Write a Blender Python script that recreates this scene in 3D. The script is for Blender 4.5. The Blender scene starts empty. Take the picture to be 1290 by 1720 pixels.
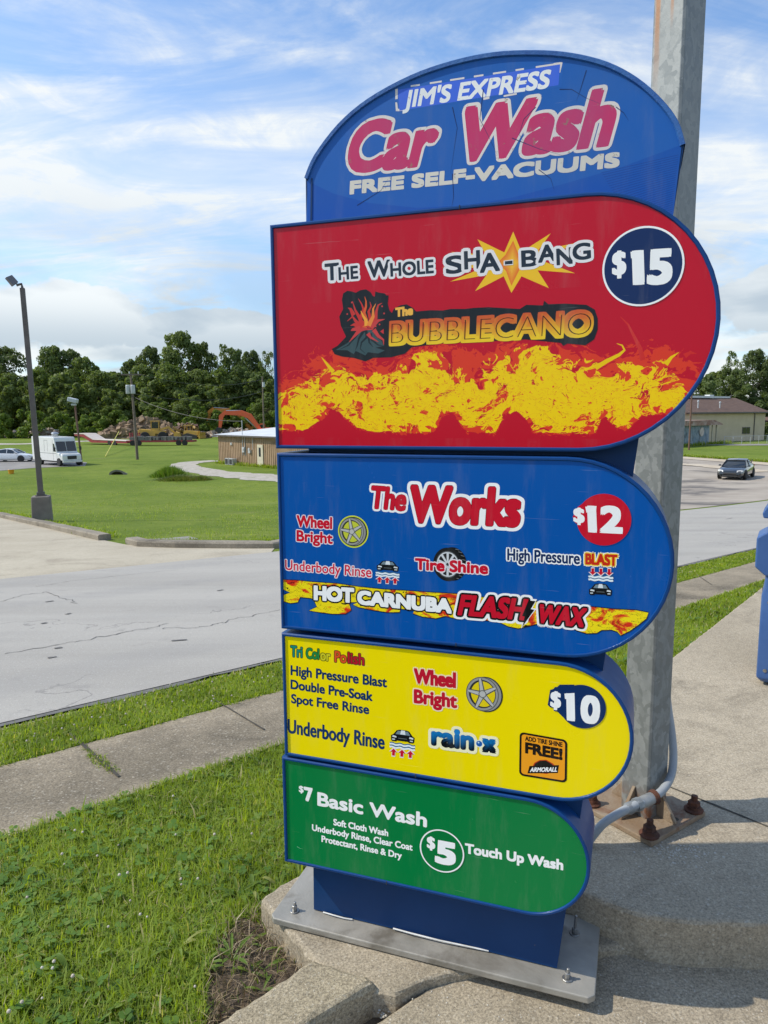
import bpy, bmesh, math, random
import numpy as np
from mathutils import Vector, Matrix
from mathutils.geometry import tessellate_polygon

scene = bpy.context.scene
COL = scene.collection
rng = np.random.default_rng(7)
random.seed(7)
R = math.radians

# ------------------------------------------------------------------ camera
FPX = 1200.0                       # focal length in pixels of the 1290 x 1720 photograph
PITCH, ROLL, YAW = R(7.84), R(-0.38), R(19.35)
EYE = np.array([0.0, 0.0, 1.6])
_up0 = np.array([0, math.sin(PITCH), math.cos(PITCH)])
FWD = np.array([0, math.cos(PITCH), -math.sin(PITCH)])
RGT = math.cos(ROLL) * np.array([1.0, 0, 0]) + math.sin(ROLL) * _up0
UPV = -math.sin(ROLL) * np.array([1.0, 0, 0]) + math.cos(ROLL) * _up0
cam_d = bpy.data.cameras.new('camera')
cam_d.sensor_fit = 'VERTICAL'; cam_d.sensor_height = 24.0
cam_d.lens = FPX / 1720.0 * 24.0
cam_d.clip_start = 0.05; cam_d.clip_end = 5000
cam = bpy.data.objects.new('camera', cam_d); COL.objects.link(cam)
cam.matrix_world = Matrix(((RGT[0], UPV[0], -FWD[0], EYE[0]), (RGT[1], UPV[1], -FWD[1], EYE[1]),
                           (RGT[2], UPV[2], -FWD[2], EYE[2]), (0, 0, 0, 1)))
scene.camera = cam

# ------------------------------------------------------------------ light, sky, exposure
SUN_EL = R(46)
SUN_DIR = Vector((-1.0 * math.cos(SUN_EL), -0.02 * math.cos(SUN_EL), math.sin(SUN_EL))).normalized()
sun_d = bpy.data.lights.new('sun', 'SUN'); sun_d.energy = 3.3; sun_d.angle = R(0.6)
sun_d.color = (1.0, 0.93, 0.81)
sun = bpy.data.objects.new('sun', sun_d); COL.objects.link(sun)
sun.rotation_euler = SUN_DIR.to_track_quat('Z', 'Y').to_euler()
scene.view_settings.view_transform = 'Standard'
scene.view_settings.look = 'None'
scene.view_settings.exposure = 0.36
scene.view_settings.gamma = 1.0
scene.view_settings.use_curve_mapping = False
scene.cycles.max_bounces = 8
scene.cycles.transparent_max_bounces = 8
scene.cycles.sample_clamp_indirect = 4.0

world = bpy.data.worlds.new('World'); scene.world = world; world.use_nodes = True

class NT:
    """small helper to write node trees"""
    def __init__(s, nt): s.nt = nt
    def n(s, t, ins=None, **kw):
        nd = s.nt.nodes.new(t)
        for k, v in kw.items(): setattr(nd, k, v)
        for k, v in (ins or {}).items():
            so = nd.inputs[k]
            if isinstance(v, bpy.types.NodeSocket): s.nt.links.new(v, so)
            elif v is not None:
                if so.type == 'RGBA' and len(v) == 3: v = (*v, 1)
                so.default_value = v
        return nd
    def m(s, op, a, b=None, c=None, clamp=False):
        nd = s.nt.nodes.new('ShaderNodeMath'); nd.operation = op; nd.use_clamp = clamp
        for i, v in enumerate((a, b, c)):
            if v is None: continue
            if isinstance(v, bpy.types.NodeSocket): s.nt.links.new(v, nd.inputs[i])
            else: nd.inputs[i].default_value = v
        return nd.outputs[0]
    def ramp(s, x, a, b, clamp=True):        # smooth 0..1 between a and b
        nd = s.n('ShaderNodeMapRange', {0: x, 1: a, 2: b, 3: 0.0, 4: 1.0}); nd.interpolation_type = 'SMOOTHSTEP'
        return nd.outputs[0]
    def mix(s, f, a, b, blend='MIX'):
        nd = s.nt.nodes.new('ShaderNodeMix'); nd.data_type = 'RGBA'; nd.blend_type = blend
        for so, v in ((nd.inputs[0], f), (nd.inputs[6], a), (nd.inputs[7], b)):
            if isinstance(v, bpy.types.NodeSocket): s.nt.links.new(v, so)
            else: so.default_value = v if not isinstance(v, (tuple, list)) else (*v[:3], 1)
        return nd.outputs[2]
    def noise(s, vec, scale, detail=4, rough=.55, dist=0.0, out=0):
        nd = s.n('ShaderNodeTexNoise', {'Vector': vec, 'Scale': scale, 'Detail': detail, 'Roughness': rough, 'Distortion': dist})
        return nd.outputs[out]
    def mapping(s, vec, scale=(1, 1, 1), loc=(0, 0, 0), rot=(0, 0, 0)):
        return s.n('ShaderNodeMapping', {'Vector': vec, 'Scale': scale, 'Location': loc, 'Rotation': rot}).outputs[0]

w = NT(world.node_tree); world.node_tree.nodes.clear()
sky = w.n('ShaderNodeTexSky', sky_type='NISHITA', sun_disc=False, sun_elevation=SUN_EL, sun_rotation=R(271), altitude=0.0,
          air_density=1.0, dust_density=0.6, ozone_density=2.2)
tc = w.n('ShaderNodeTexCoord').outputs['Generated']
sx = w.n('ShaderNodeSeparateXYZ', {0: tc})
dz = w.m('MAXIMUM', sx.outputs[2], 0.0)
den = w.m('ADD', dz, 0.16)
pl = w.n('ShaderNodeCombineXYZ', {0: w.m('DIVIDE', sx.outputs[0], den), 1: w.m('DIVIDE', sx.outputs[1], den), 2: 0.0}).outputs[0]
plr = w.mapping(pl, (1.0, 2.3, 1), (3.1, 1.7, 0), (0, 0, R(62)))
cirrus = w.ramp(w.noise(plr, 1.15, 10, .62, .9), .36, .72)
fine = w.ramp(w.noise(w.mapping(pl, (1, 1, 1), (7.3, 2.2, 0)), 4.2, 8, .65, 1.0), .40, .74)
cirrus = w.m('MULTIPLY', cirrus, w.m('MULTIPLY_ADD', fine, .60, .46), clamp=True)
veiln = w.ramp(w.noise(w.mapping(pl, (1, 1.6, 1), (1.3, 4.4, 0)), .9, 6, .55, .4), .25, .65)
veil = w.m('MULTIPLY', w.ramp(dz, .52, .14), w.m('MULTIPLY_ADD', veiln, .70, .26), clamp=True)
veil = w.m('MULTIPLY', veil, w.m('MULTIPLY_ADD', w.m('MULTIPLY', w.ramp(dz, .26, .19), w.ramp(dz, .08, .14)), -.45, 1.0))
cm = w.mapping(tc, (3.2, 3.2, 8.5), (.62, .25, .30))
cumn = w.noise(cm, 1.35, 8, .52, .25)
cum = w.m('MULTIPLY', w.ramp(cumn, .48, .60), w.m('MULTIPLY', w.ramp(dz, .27, .16), w.ramp(dz, -.05, .03)), clamp=True)
# one bank of low puffy cloud stands in the north-west, another further round
def bank(az, el, ra, re, seed):
    a = w.m('ARCTAN2', sx.outputs[0], sx.outputs[1]); e = w.m('ARCSINE', sx.outputs[2])
    d = w.m('ADD', w.m('POWER', w.m('DIVIDE', w.m('SUBTRACT', a, R(az)), R(ra)), 2), w.m('POWER', w.m('DIVIDE', w.m('SUBTRACT', e, R(el)), R(re)), 2))
    n = w.noise(w.mapping(tc, (1, 1, 1.5), (seed, 0, 0)), 9.0, 7, .55, .2)
    return w.ramp(w.m('SUBTRACT', w.m('MULTIPLY', w.m('SUBTRACT', n, .5), 3.2), d), -1.0, -.55)
banks = w.m('MAXIMUM', w.m('MAXIMUM', bank(-22, 7.2, 8, 3.2, 1.0), bank(-31, 6.2, 7, 2.6, 4.0)), w.m('MAXIMUM', bank(-12, 6.0, 9, 2.0, 7.0), bank(29, 7.5, 8, 2.6, 2.0)))
cum = w.m('MAXIMUM', w.m('MULTIPLY', cum, .6), banks)
mask = w.m('MAXIMUM', w.m('ADD', cirrus, veil, clamp=True), cum)
skyc = w.mix(1.0, sky.outputs[0], (0.76, 1.09, 1.34), 'MULTIPLY')
CLOUD = 5.9
shade = w.ramp(w.noise(w.mapping(tc, (3.2, 3.2, 8.5), (.62, .25, .05)), 1.35, 6, .5, .25), .36, .62)
grey = w.m('MAXIMUM', w.m('MULTIPLY', shade, w.ramp(dz, .30, .12)), w.m('MULTIPLY', banks, w.m('MULTIPLY', w.ramp(dz, .155, .085), .85)))
cloudc = w.mix(grey, (CLOUD * .97, CLOUD * 1.0, CLOUD * .99), (CLOUD * .52, CLOUD * .60, CLOUD * .67))
skyf = w.mix(w.m('MULTIPLY', mask, .93), skyc, cloudc)
bg = w.n('ShaderNodeBackground', {'Color': skyf, 'Strength': 0.13})
w.nt.links.new(bg.outputs[0], w.n('ShaderNodeOutputWorld').inputs[0])

# ------------------------------------------------------------------ terrain function and surveying helpers
def sst(a, b, x):
    t = np.clip((np.asarray(x, float) - a) / (b - a), 0, 1); return t * t * (3 - 2 * t)

def zt(x, y):
    """height of the land: it falls away from the wash lot to the field"""
    lin = -.10 - .085 * np.maximum(y - 2, 0); zf = -3.35; k = .35
    m = k * np.log(np.exp((lin - zf) / k) + 1) + zf
    m = m - k * np.log(np.exp((-.10 - zf) / k) + 1) - zf - .10
    return m + .3 * sst(.5, 1.5, x) * sst(2.6, 4.1, y) * (1 - sst(4.3, 7.0, y))

def ray(x, y): return FWD * FPX + RGT * (x - 645) - UPV * (y - 860)
def at_z(x, y, z=0.0): d = ray(x, y); return EYE + d * ((z - EYE[2]) / d[2])
def at_y(x, y, Y): d = ray(x, y); return EYE + d * (Y / d[1])
def ground_at(x, y, dz=0.0):
    d = ray(x, y); d = d / d[1]; lo = t = 1.2
    while t < 900:
        p = EYE + d * t
        if p[2] < zt(p[0], p[1]) + dz: break
        lo = t; t *= 1.01
    hi = t
    for _ in range(40):
        m = (lo + hi) / 2; p = EYE + d * m
        if p[2] < zt(p[0], p[1]) + dz: hi = m
        else: lo = m
    return EYE + d * hi

def lin(c):      # 0-255 screen colour of a print to linear
    return tuple(((v / 255) / 12.92 if v / 255 <= .04045 else ((v / 255 + .055) / 1.055) ** 2.4) for v in c)

# ------------------------------------------------------------------ materials
def new_mat(name):
    m = bpy.data.materials.new(name); m.use_nodes = True; m.node_tree.nodes.clear()
    t = NT(m.node_tree); return m, t
def out(t, sh, disp=None):
    o = t.n('ShaderNodeOutputMaterial'); t.nt.links.new(sh, o.inputs[0])

def pmat(name, c, c2=None, scale=3.0, rough=.6, metal=0.0, bump=0.0, bscale=40.0, spec=.5, speck=None, coat=0.0, space='Object', big=None, rvar=0.0):
    """principled surface whose colour wanders between c and c2; speck=(colour, scale, low, high); big=(colour, scale, low, high) for stains"""
    m, t = new_mat(name)
    tcn = t.n('ShaderNodeTexCoord').outputs[space] if space != 'World' else t.n('ShaderNodeNewGeometry').outputs['Position']
    col = c
    if c2 is not None: col = t.mix(t.ramp(t.noise(tcn, scale, 6, .6), .3, .7), c, c2)
    if big: col = t.mix(t.ramp(t.noise(tcn, big[1], 7, .62, .5), big[2], big[3]), col, big[0])
    if speck: col = t.mix(t.ramp(t.noise(tcn, speck[1], 3, .6), speck[2], speck[3]), col, speck[0])
    ins = {'Base Color': col, 'Roughness': rough, 'Metallic': metal, 'Specular IOR Level': spec, 'Coat Weight': coat}
    if rvar: ins['Roughness'] = t.m('MULTIPLY_ADD', t.noise(tcn, scale * 2.3, 5), rvar, rough - rvar / 2, True)
    if bump:
        bp = t.n('ShaderNodeBump', {'Strength': bump, 'Distance': .01, 'Height': t.noise(tcn, bscale, 6, .65)})
        ins['Normal'] = bp.outputs[0]
    p = t.n('ShaderNodeBsdfPrincipled', ins); out(t, p.outputs[0]); return m

def leaf_mat(name, c1, c2, c3, scale=.6, trans=.3, rnd=.35):
    """leaves: colour differs from clump to clump and from leaf to leaf"""
    m, t = new_mat(name)
    pos = t.n('ShaderNodeNewGeometry')
    oi = t.n('ShaderNodeObjectInfo').outputs['Random']
    f = t.m('ADD', t.noise(pos.outputs['Position'], scale, 3, .6), t.m('MULTIPLY_ADD', pos.outputs['Random Per Island'], rnd, -rnd / 2))
    col = t.mix(t.ramp(f, .32, .68), c1, c2)
    col = t.mix(t.m('MULTIPLY', oi, .75), col, c3)
    d = t.n('ShaderNodeBsdfPrincipled', {'Base Color': col, 'Roughness': .55, 'Specular IOR Level': .25})
    tr = t.n('ShaderNodeBsdfTranslucent', {'Color': t.mix(1.0, col, (1.25, 1.3, .55), 'MULTIPLY')})
    mx = t.n('ShaderNodeMixShader', {0: trans, 1: d.outputs[0], 2: tr.outputs[0]}); out(t, mx.outputs[0]); return m

def concrete(name, base, dark, light, scale=1.0, grit=1.0, stain=.5, walk=False):
    m, t = new_mat(name)
    p = t.n('ShaderNodeNewGeometry').outputs['Position']
    big = t.ramp(t.noise(p, 1.1 * scale, 8, .62, .4), .36, .66)
    col = t.mix(big, base, light)
    st = t.m('MULTIPLY', t.ramp(t.noise(p, 2.6 * scale, 9, .68, .8), .48, .72), stain)
    col = t.mix(st, col, dark)
    if walk:            # trodden middle is stained dark, the margins stay pale
        q = t.n('ShaderNodeSeparateXYZ', {0: t.mapping(p, rot=(0, 0, -R(45.2)))}).outputs[1]
        e = t.m('ADD', t.m('ABSOLUTE', t.m('SUBTRACT', q, 3.49)), t.m('MULTIPLY', t.m('SUBTRACT', t.noise(p, 2.4, 7, .65, .6), .5), .55))
        col = t.mix(t.m('MULTIPLY', t.ramp(e, .26, .42), .8), col, light)
    fine = t.noise(p, 170 * scale, 4, .75)
    col = t.mix(t.m('MULTIPLY', t.ramp(fine, .50, .72), .75 * grit), col, tuple(v * .42 for v in base))
    vor = t.n('ShaderNodeTexVoronoi', {'Vector': p, 'Scale': 95 * scale, 'Randomness': 1.0})
    sel = t.m('GREATER_THAN', t.n('ShaderNodeSeparateColor', {0: vor.outputs['Color']}).outputs[0], .80)
    peb = t.m('MULTIPLY', t.ramp(vor.outputs['Distance'], .34, .18), sel)
    col = t.mix(t.m('MULTIPLY', peb, .7 * grit), col, (.52, .47, .38))
    mid = t.noise(p, 30 * scale, 7, .78)
    col = t.mix(t.m('MULTIPLY', t.ramp(mid, .42, .66), .35 * grit), col, tuple(v * .9 for v in dark))
    col = t.mix(t.m('MULTIPLY', t.ramp(t.noise(p, 75 * scale, 3, .7), .56, .70), .5 * grit), col, (.50, .46, .38))
    gr = t.n('ShaderNodeMapRange', {0: t.noise(p, 130 * scale ** .5, 3, .85), 1: .36, 2: .64, 3: 1 - .48 * grit, 4: 1 + .40 * grit}).outputs[0]
    gv = t.n('ShaderNodeCombineXYZ', {0: gr, 1: gr, 2: gr}).outputs[0]
    col = t.mix(1.0, col, gv, 'MULTIPLY')
    h = t.m('ADD', t.m('MULTIPLY', fine, .6), t.m('ADD', t.m('MULTIPLY', peb, .35), t.m('MULTIPLY', t.noise(p, 14 * scale, 6, .6), 1.2)))
    b = t.n('ShaderNodeBump', {'Strength': .55 * grit, 'Distance': .006, 'Height': h})
    s = t.n('ShaderNodeBsdfPrincipled', {'Base Color': col, 'Roughness': .88, 'Specular IOR Level': .25, 'Normal': b.outputs[0]})
    out(t, s.outputs[0]); return m

M = {}
M['slab'] = concrete('pitted_concrete', (.35, .293, .208), (.16, .132, .094), (.44, .37, .268), 1.0, .85, .7)
M['island'] = concrete('weathered_concrete', (.36, .303, .218), (.145, .122, .088), (.46, .39, .285), .8, .7, .6)
M['kerb'] = concrete('kerb_concrete', (.35, .293, .20), (.18, .148, .10), (.44, .37, .26), 1.3, 1.0, .4)
M['walk'] = concrete('old_sidewalk_concrete', (.195, .163, .115), (.11, .092, .066), (.35, .29, .205), .55, .8, .85, True)
M['apron'] = concrete('tan_concrete', (.43, .375, .28), (.30, .255, .19), (.49, .435, .33), .25, .5, .7)
M['farkerb'] = concrete('grey_kerb_concrete', (.22, .19, .145), (.10, .085, .065), (.31, .27, .21), .5, .6, .8)

def road_mat():
    m, t = new_mat('worn_asphalt')
    p = t.n('ShaderNodeNewGeometry').outputs['Position']
    along = t.mapping(p, (.06, 1, 1), rot=(0, 0, -R(45.2)))
    col = t.mix(t.ramp(t.noise(along, 1.2, 6, .6), .3, .7), (.35, .328, .290), (.42, .395, .35))
    col = t.mix(t.m('MULTIPLY', t.ramp(t.noise(p, .5, 8, .6), .45, .7), .5), col, (.385, .36, .32))
    f = t.noise(p, 120, 3, .8)
    col = t.mix(t.m('MULTIPLY', t.ramp(f, .48, .7), .55), col, (.20, .195, .19))
    col = t.mix(t.m('MULTIPLY', t.ramp(t.noise(p, 70, 2, .7), .6, .72), .5), col, (.66, .64, .60))
    tracks = t.n('ShaderNodeSeparateXYZ', {0: t.mapping(p, rot=(0, 0, -R(45.2)))}).outputs[1]
    tw = t.m('ADD', tracks, t.m('MULTIPLY', t.noise(along, .6, 4), .5))
    tr_ = t.m('MULTIPLY', t.ramp(t.m('SINE', t.m('MULTIPLY', tw, 3.6)), .2, .95), t.ramp(t.noise(along, .9, 6, .65), .35, .65))
    col = t.mix(t.m('MULTIPLY', tr_, .22), col, (.24, .235, .23))
    st = t.m('MULTIPLY', t.ramp(t.noise(p, 1.7, 9, .7, .6), .56, .72), .35)
    col = t.mix(st, col, (.22, .21, .20))
    hair = t.n('ShaderNodeTexVoronoi', {'Vector': t.n('ShaderNodeVectorMath', {0: p, 1: t.n('ShaderNodeTexNoise', {'Vector': p, 'Scale': 2.5, 'Detail': 6.0}).outputs['Color']}, operation='ADD').outputs[0], 'Scale': .33}, feature='DISTANCE_TO_EDGE')
    hc = t.m('MULTIPLY', t.ramp(hair.outputs['Distance'], .006, .001), t.ramp(t.noise(p, .5, 4), .5, .6))
    col = t.mix(t.m('MULTIPLY', hc, .55), col, (.16, .155, .15))
    b = t.n('ShaderNodeBump', {'Strength': .4, 'Distance': .006, 'Height': f})
    s = t.n('ShaderNodeBsdfPrincipled', {'Base Color': col, 'Roughness': .9, 'Specular IOR Level': .2, 'Normal': b.outputs[0]})
    out(t, s.outputs[0]); return m
M['road'] = road_mat()

def lawn_mat():
    m, t = new_mat('mown_grass_ground')
    p = t.n('ShaderNodeNewGeometry').outputs['Position']
    near = t.n('ShaderNodeSeparateXYZ', {0: p}).outputs[1]
    a = t.ramp(t.noise(p, .11, 7, .62, .4), .33, .68)
    col = t.mix(a, (.125, .180, .022), (.195, .245, .038))
    col = t.mix(t.m('MULTIPLY', t.ramp(t.noise(p, 1.3, 8, .7), .42, .7), .6), col, (.080, .140, .020))
    col = t.mix(t.m('MULTIPLY', t.ramp(t.noise(p, 9, 5, .7), .5, .75), .45), col, (.20, .235, .06))
    col = t.mix(t.m('MULTIPLY', t.ramp(t.noise(p, .23, 5, .6, .8), .60, .74), .5), col, (.20, .19, .075))
    soil = t.mix(t.ramp(t.noise(p, 22, 6, .7), .35, .65), (.045, .055, .016), (.085, .11, .028))
    col = t.mix(t.ramp(near, 7.5, 13.0), soil, col)
    col = t.mix(t.m('MULTIPLY', t.ramp(t.noise(t.mapping(p, (.25, 1, 1), rot=(0, 0, R(20))), .5, 6, .7), .5, .72), .35), col, (.255, .275, .075))
    col = t.mix(t.m('MULTIPLY', t.ramp(t.noise(p, 3.4, 6, .8), .5, .66), .5), col, (.070, .115, .016))
    b = t.n('ShaderNodeBump', {'Strength': .8, 'Distance': .06, 'Height': t.noise(p, 12, 7, .75)})
    s = t.n('ShaderNodeBsdfPrincipled', {'Base Color': col, 'Roughness': .9, 'Specular IOR Level': .1, 'Normal': b.outputs[0]})
    out(t, s.outputs[0]); return m
M['lawn'] = lawn_mat()
M['gravel'] = pmat('pale_gravel', (.36, .32, .26), (.46, .42, .36), 1.5, .95, bump=.7, bscale=25, space='World', speck=((.15, .18, .06), 2.5, .58, .72))
M['lot'] = pmat('patched_lot', (.30, .255, .205), (.40, .345, .28), .35, .95, bump=.3, bscale=30, space='World', big=((.13, .115, .10), .09, .53, .62))
M['sand'] = pmat('sandy_verge', (.46, .37, .26), (.52, .45, .35), .6, .95, space='World', bump=.4, bscale=12)
M['dirt'] = pmat('bare_dirt', (.060, .042, .028), (.13, .095, .062), 9, .95, space='World', bump=1.0, bscale=60)
M['crack'] = pmat('road_crack_filler', (.17, .165, .155), (.11, .105, .10), 14, .95, space='World')
M['joint'] = pmat('dark_joint', (.045, .040, .032), (.08, .07, .05), 20, .95, space='World')
M['asph'] = pmat('grey_lot', (.20, .185, .17), (.28, .26, .24), .7, .95, space='World')

# ------------------------------------------------------------------ mesh helpers
class MB:
    def __init__(s): s.v, s.f, s.mi = [], [], []
    def add(s, vs, fs, mi=0):
        b = len(s.v); s.v += [tuple(map(float, p)) for p in vs]
        for f in fs: s.f.append([b + i for i in f]); s.mi.append(mi)
        return s
    def box(s, c, d, rz=0.0, mi=0, rx=0.0, ry=0.0, M4=None):
        x, y, z = d[0] / 2, d[1] / 2, d[2] / 2
        vs = [(-x, -y, -z), (x, -y, -z), (x, y, -z), (-x, y, -z), (-x, -y, z), (x, -y, z), (x, y, z), (-x, y, z)]
        m = Matrix.Translation(c) @ Matrix.Rotation(rz, 4, 'Z') @ Matrix.Rotation(ry, 4, 'Y') @ Matrix.Rotation(rx, 4, 'X')
        if M4 is not None: m = M4 @ m
        return s.add([m @ Vector(p) for p in vs], [(0, 3, 2, 1), (4, 5, 6, 7), (0, 1, 5, 4), (1, 2, 6, 5), (2, 3, 7, 6), (3, 0, 4, 7)], mi)
    def prism(s, pts, to3a, to3b, mi=0, cap=True):
        """closed 2-D outline carried to 3-D twice and joined"""
        a = [to3a(*p) for p in pts]; b = [to3b(*p) for p in pts]; n = len(pts)
        s.add(a + b, [(i, (i + 1) % n, n + (i + 1) % n, n + i) for i in range(n)], mi)
        if cap:
            tr = tessellate_polygon([[Vector((p[0], p[1], 0)) for p in pts]])
            s.add(a, [tuple(t) for t in tr], mi); s.add(b, [tuple(reversed(t)) for t in tr], mi)
        return s
    def side(s, pts, y0, y1, mi=0):     # outline in x-z, extruded in y
        return s.prism(pts, lambda x, z: (x, y0, z), lambda x, z: (x, y1, z), mi)
    def plan(s, pts, z0, z1, mi=0):     # outline in x-y, extruded in z
        return s.prism(pts, lambda x, y: (x, y, z0), lambda x, y: (x, y, z1), mi)
    def tube(s, path, r, n=10, mi=0, cap=True):
        P = [Vector(p) for p in path]; rs = r if isinstance(r, (list, tuple)) else [r] * len(P)
        vs = []; u = None
        for i, p in enumerate(P):
            d = (P[min(i + 1, len(P) - 1)] - P[max(i - 1, 0)]).normalized()
            if u is None: u = d.orthogonal().normalized()
            else: u = (u - d * u.dot(d)).normalized()
            v = d.cross(u)
            vs += [p + (u * math.cos(2 * math.pi * k / n) + v * math.sin(2 * math.pi * k / n)) * rs[i] for k in range(n)]
        fs = [(i * n + k, i * n + (k + 1) % n, (i + 1) * n + (k + 1) % n, (i + 1) * n + k) for i in range(len(P) - 1) for k in range(n)]
        if cap: fs += [tuple(range(n - 1, -1, -1)), tuple((len(P) - 1) * n + k for k in range(n))]
        return s.add(vs, fs, mi)
    def lathe(s, prof, c=(0, 0, 0), n=20, mi=0, axis='z'):
        vs = []
        for r_, z in prof:
            for k in range(n):
                a = 2 * math.pi * k / n; x, y = r_ * math.cos(a), r_ * math.sin(a)
                q = {'z': (x, y, z), 'y': (x, z, y), 'x': (z, x, y)}[axis]
                vs.append((c[0] + q[0], c[1] + q[1], c[2] + q[2]))
        fs = [(i * n + k, i * n + (k + 1) % n, (i + 1) * n + (k + 1) % n, (i + 1) * n + k) for i in range(len(prof) - 1) for k in range(n)]
        fs += [tuple(range(n - 1, -1, -1)), tuple((len(prof) - 1) * n + k for k in range(n))]
        return s.add(vs, fs, mi)
    def loft(s, rings, mi=0, cap=True):
        n = len(rings[0]); vs = [p for r_ in rings for p in r_]
        fs = [(i * n + k, i * n + (k + 1) % n, (i + 1) * n + (k + 1) % n, (i + 1) * n + k) for i in range(len(rings) - 1) for k in range(n)]
        if cap: fs += [tuple(range(n - 1, -1, -1)), tuple((len(rings) - 1) * n + k for k in range(n))]
        return s.add(vs, fs, mi)
    def build(s, name, mats, parent=None, smooth=False, bevel=0.0, seg=2, label=None):
        me = bpy.data.meshes.new(name); me.from_pydata(s.v, [], s.f)
        mats = mats if isinstance(mats, (list, tuple)) else [mats]
        for m in mats: me.materials.append(m)
        if len(mats) > 1: me.polygons.foreach_set('material_index', s.mi)
        bm = bmesh.new(); bm.from_mesh(me); bmesh.ops.remove_doubles(bm, verts=bm.verts, dist=1e-5)
        bmesh.ops.recalc_face_normals(bm, faces=bm.faces)
        if bevel:
            es = [e for e in bm.edges if len(e.link_faces) == 2 and e.calc_face_angle(0) > .5]
            bmesh.ops.bevel(bm, geom=es, offset=bevel, segments=seg, profile=.5, affect='EDGES', clamp_overlap=True)
        bm.to_mesh(me); bm.free()
        if smooth:
            me.polygons.foreach_set('use_smooth', [True] * len(me.polygons)); me.set_sharp_from_angle(angle=R(38))
        o = bpy.data.objects.new(name, me); COL.objects.link(o)
        if parent is not None: o.parent = parent
        if label: o['label'] = label
        return o

def tag(o, label=None, cat=None, group=None, kind=None):
    if label: o['label'] = label
    if cat: o['category'] = cat
    if group: o['group'] = group
    if kind: o['kind'] = kind
    return o
def thing(name, label, cat, loc=(0, 0, 0), rz=0.0, group=None):
    o = bpy.data.objects.new(name, None); COL.objects.link(o); o.empty_display_size = .2
    o.location = loc; o.rotation_euler = (0, 0, rz); return tag(o, label, cat, group)
def copy_tree(o, parent=None):
    c = o.copy(); COL.objects.link(c); c.parent = parent
    for ch in list(o.children): copy_tree(ch, c)
    return c
def arrays_mesh(name, V, T, mats, parent=None, attr=None):
    """triangle mesh straight from numpy arrays"""
    me = bpy.data.meshes.new(name); V = np.asarray(V, np.float32); T = np.asarray(T, np.int32)
    me.vertices.add(len(V)); me.vertices.foreach_set('co', V.ravel())
    me.loops.add(T.size); me.loops.foreach_set('vertex_index', T.ravel())
    me.polygons.add(len(T)); me.polygons.foreach_set('loop_start', np.arange(0, T.size, T.shape[1], dtype=np.int32))
    for m in (mats if isinstance(mats, (list, tuple)) else [mats]): me.materials.append(m)
    me.update(calc_edges=True)
    o = bpy.data.objects.new(name, me); COL.objects.link(o)
    if parent is not None: o.parent = parent
    return o

# ================================================================== THE SETTING
def sheet(name, mat, grid, dz, kind='structure'):
    """grid of (x, y) points laid on the land, dz above it"""
    nr, nc = len(grid), len(grid[0])
    P = np.array([[(*q, 0) for q in r_] for r_ in grid], float).reshape(-1, 3)
    P[:, 2] = zt(P[:, 0], P[:, 1]) + dz
    i = np.arange(nr - 1)[:, None] * nc + np.arange(nc - 1)[None, :]
    Q = np.stack([i, i + 1, i + nc + 1, i + nc], -1).reshape(-1, 4)
    o = arrays_mesh(name, P, Q, mat)
    bm = bmesh.new(); bm.from_mesh(o.data); bmesh.ops.recalc_face_normals(bm, faces=bm.faces)
    if sum(f.normal.z for f in bm.faces) < 0: bmesh.ops.reverse_faces(bm, faces=bm.faces)
    bm.to_mesh(o.data); bm.free()
    o['kind'] = kind; return o

RD = R(45.2); RU = np.array([math.cos(RD), math.sin(RD)]); RQ = np.array([-math.sin(RD), math.cos(RD)])
def road_xy(s, q): return RU * s + RQ * q
def strip(name, mat, q0, q1, s0, s1, dz, jag=0.0, nq=6, ds=.25):
    ss = []; s = s0
    while s < s1: ss.append(s); s += ds if s < 18 else ds * 4
    ss.append(s1); rows = []
    for s in ss:
        j0 = jag * (math.sin(s * 5.1) + math.sin(s * 11.7 + 1) + math.sin(s * 23.3 + 2)) / 3
        j1 = jag * (math.sin(s * 4.3 + 3) + math.sin(s * 12.9) + math.sin(s * 27.1 + 4)) / 3
        rows.append([tuple(road_xy(s, q0 + j0 + (q1 + j1 - q0 - j0) * k / nq)) for k in range(nq + 1)])
    return sheet(name, mat, rows, dz)
def quadsheet(name, mat, a, b, c, d, dz, n=40):
    a, b, c, d = (np.array(p[:2], float) for p in (a, b, c, d)); rows = []
    for i in range(n + 1):
        t = i / n; l, r_ = a + (d - a) * t, b + (c - b) * t
        rows.append([tuple(l + (r_ - l) * k / n) for k in range(n + 1)])
    return sheet(name, mat, rows, dz)
def ribbon(name, mat, pts, width, dz, sub=8, jag=0.0, nc=4):
    """a curved path: centre line points with width"""
    P = [np.array(p[:2], float) for p in pts]; C = []
    W = width if isinstance(width, (list, tuple)) else [width] * len(P); Wd = []
    for i in range(len(P) - 1):
        p0, p1, p2, p3 = P[max(i - 1, 0)], P[i], P[i + 1], P[min(i + 2, len(P) - 1)]
        for k in range(sub):
            t = k / sub
            C.append(.5 * (2 * p1 + (p2 - p0) * t + (2 * p0 - 5 * p1 + 4 * p2 - p3) * t * t + (3 * p1 - p0 - 3 * p2 + p3) * t ** 3))
            Wd.append(W[i] + (W[i + 1] - W[i]) * t)
    C.append(P[-1]); Wd.append(W[-1]); rows = []
    for i, c in enumerate(C):
        d = C[min(i + 1, len(C) - 1)] - C[max(i - 1, 0)]; d /= np.linalg.norm(d) + 1e-9; nrm = np.array([-d[1], d[0]])
        wv = Wd[i] / 2 * (1 + jag * (random.random() - .5))
        rows.append([tuple(c + nrm * wv * (2 * k / nc - 1)) for k in range(nc + 1)])
    return sheet(name, mat, rows, dz)

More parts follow.
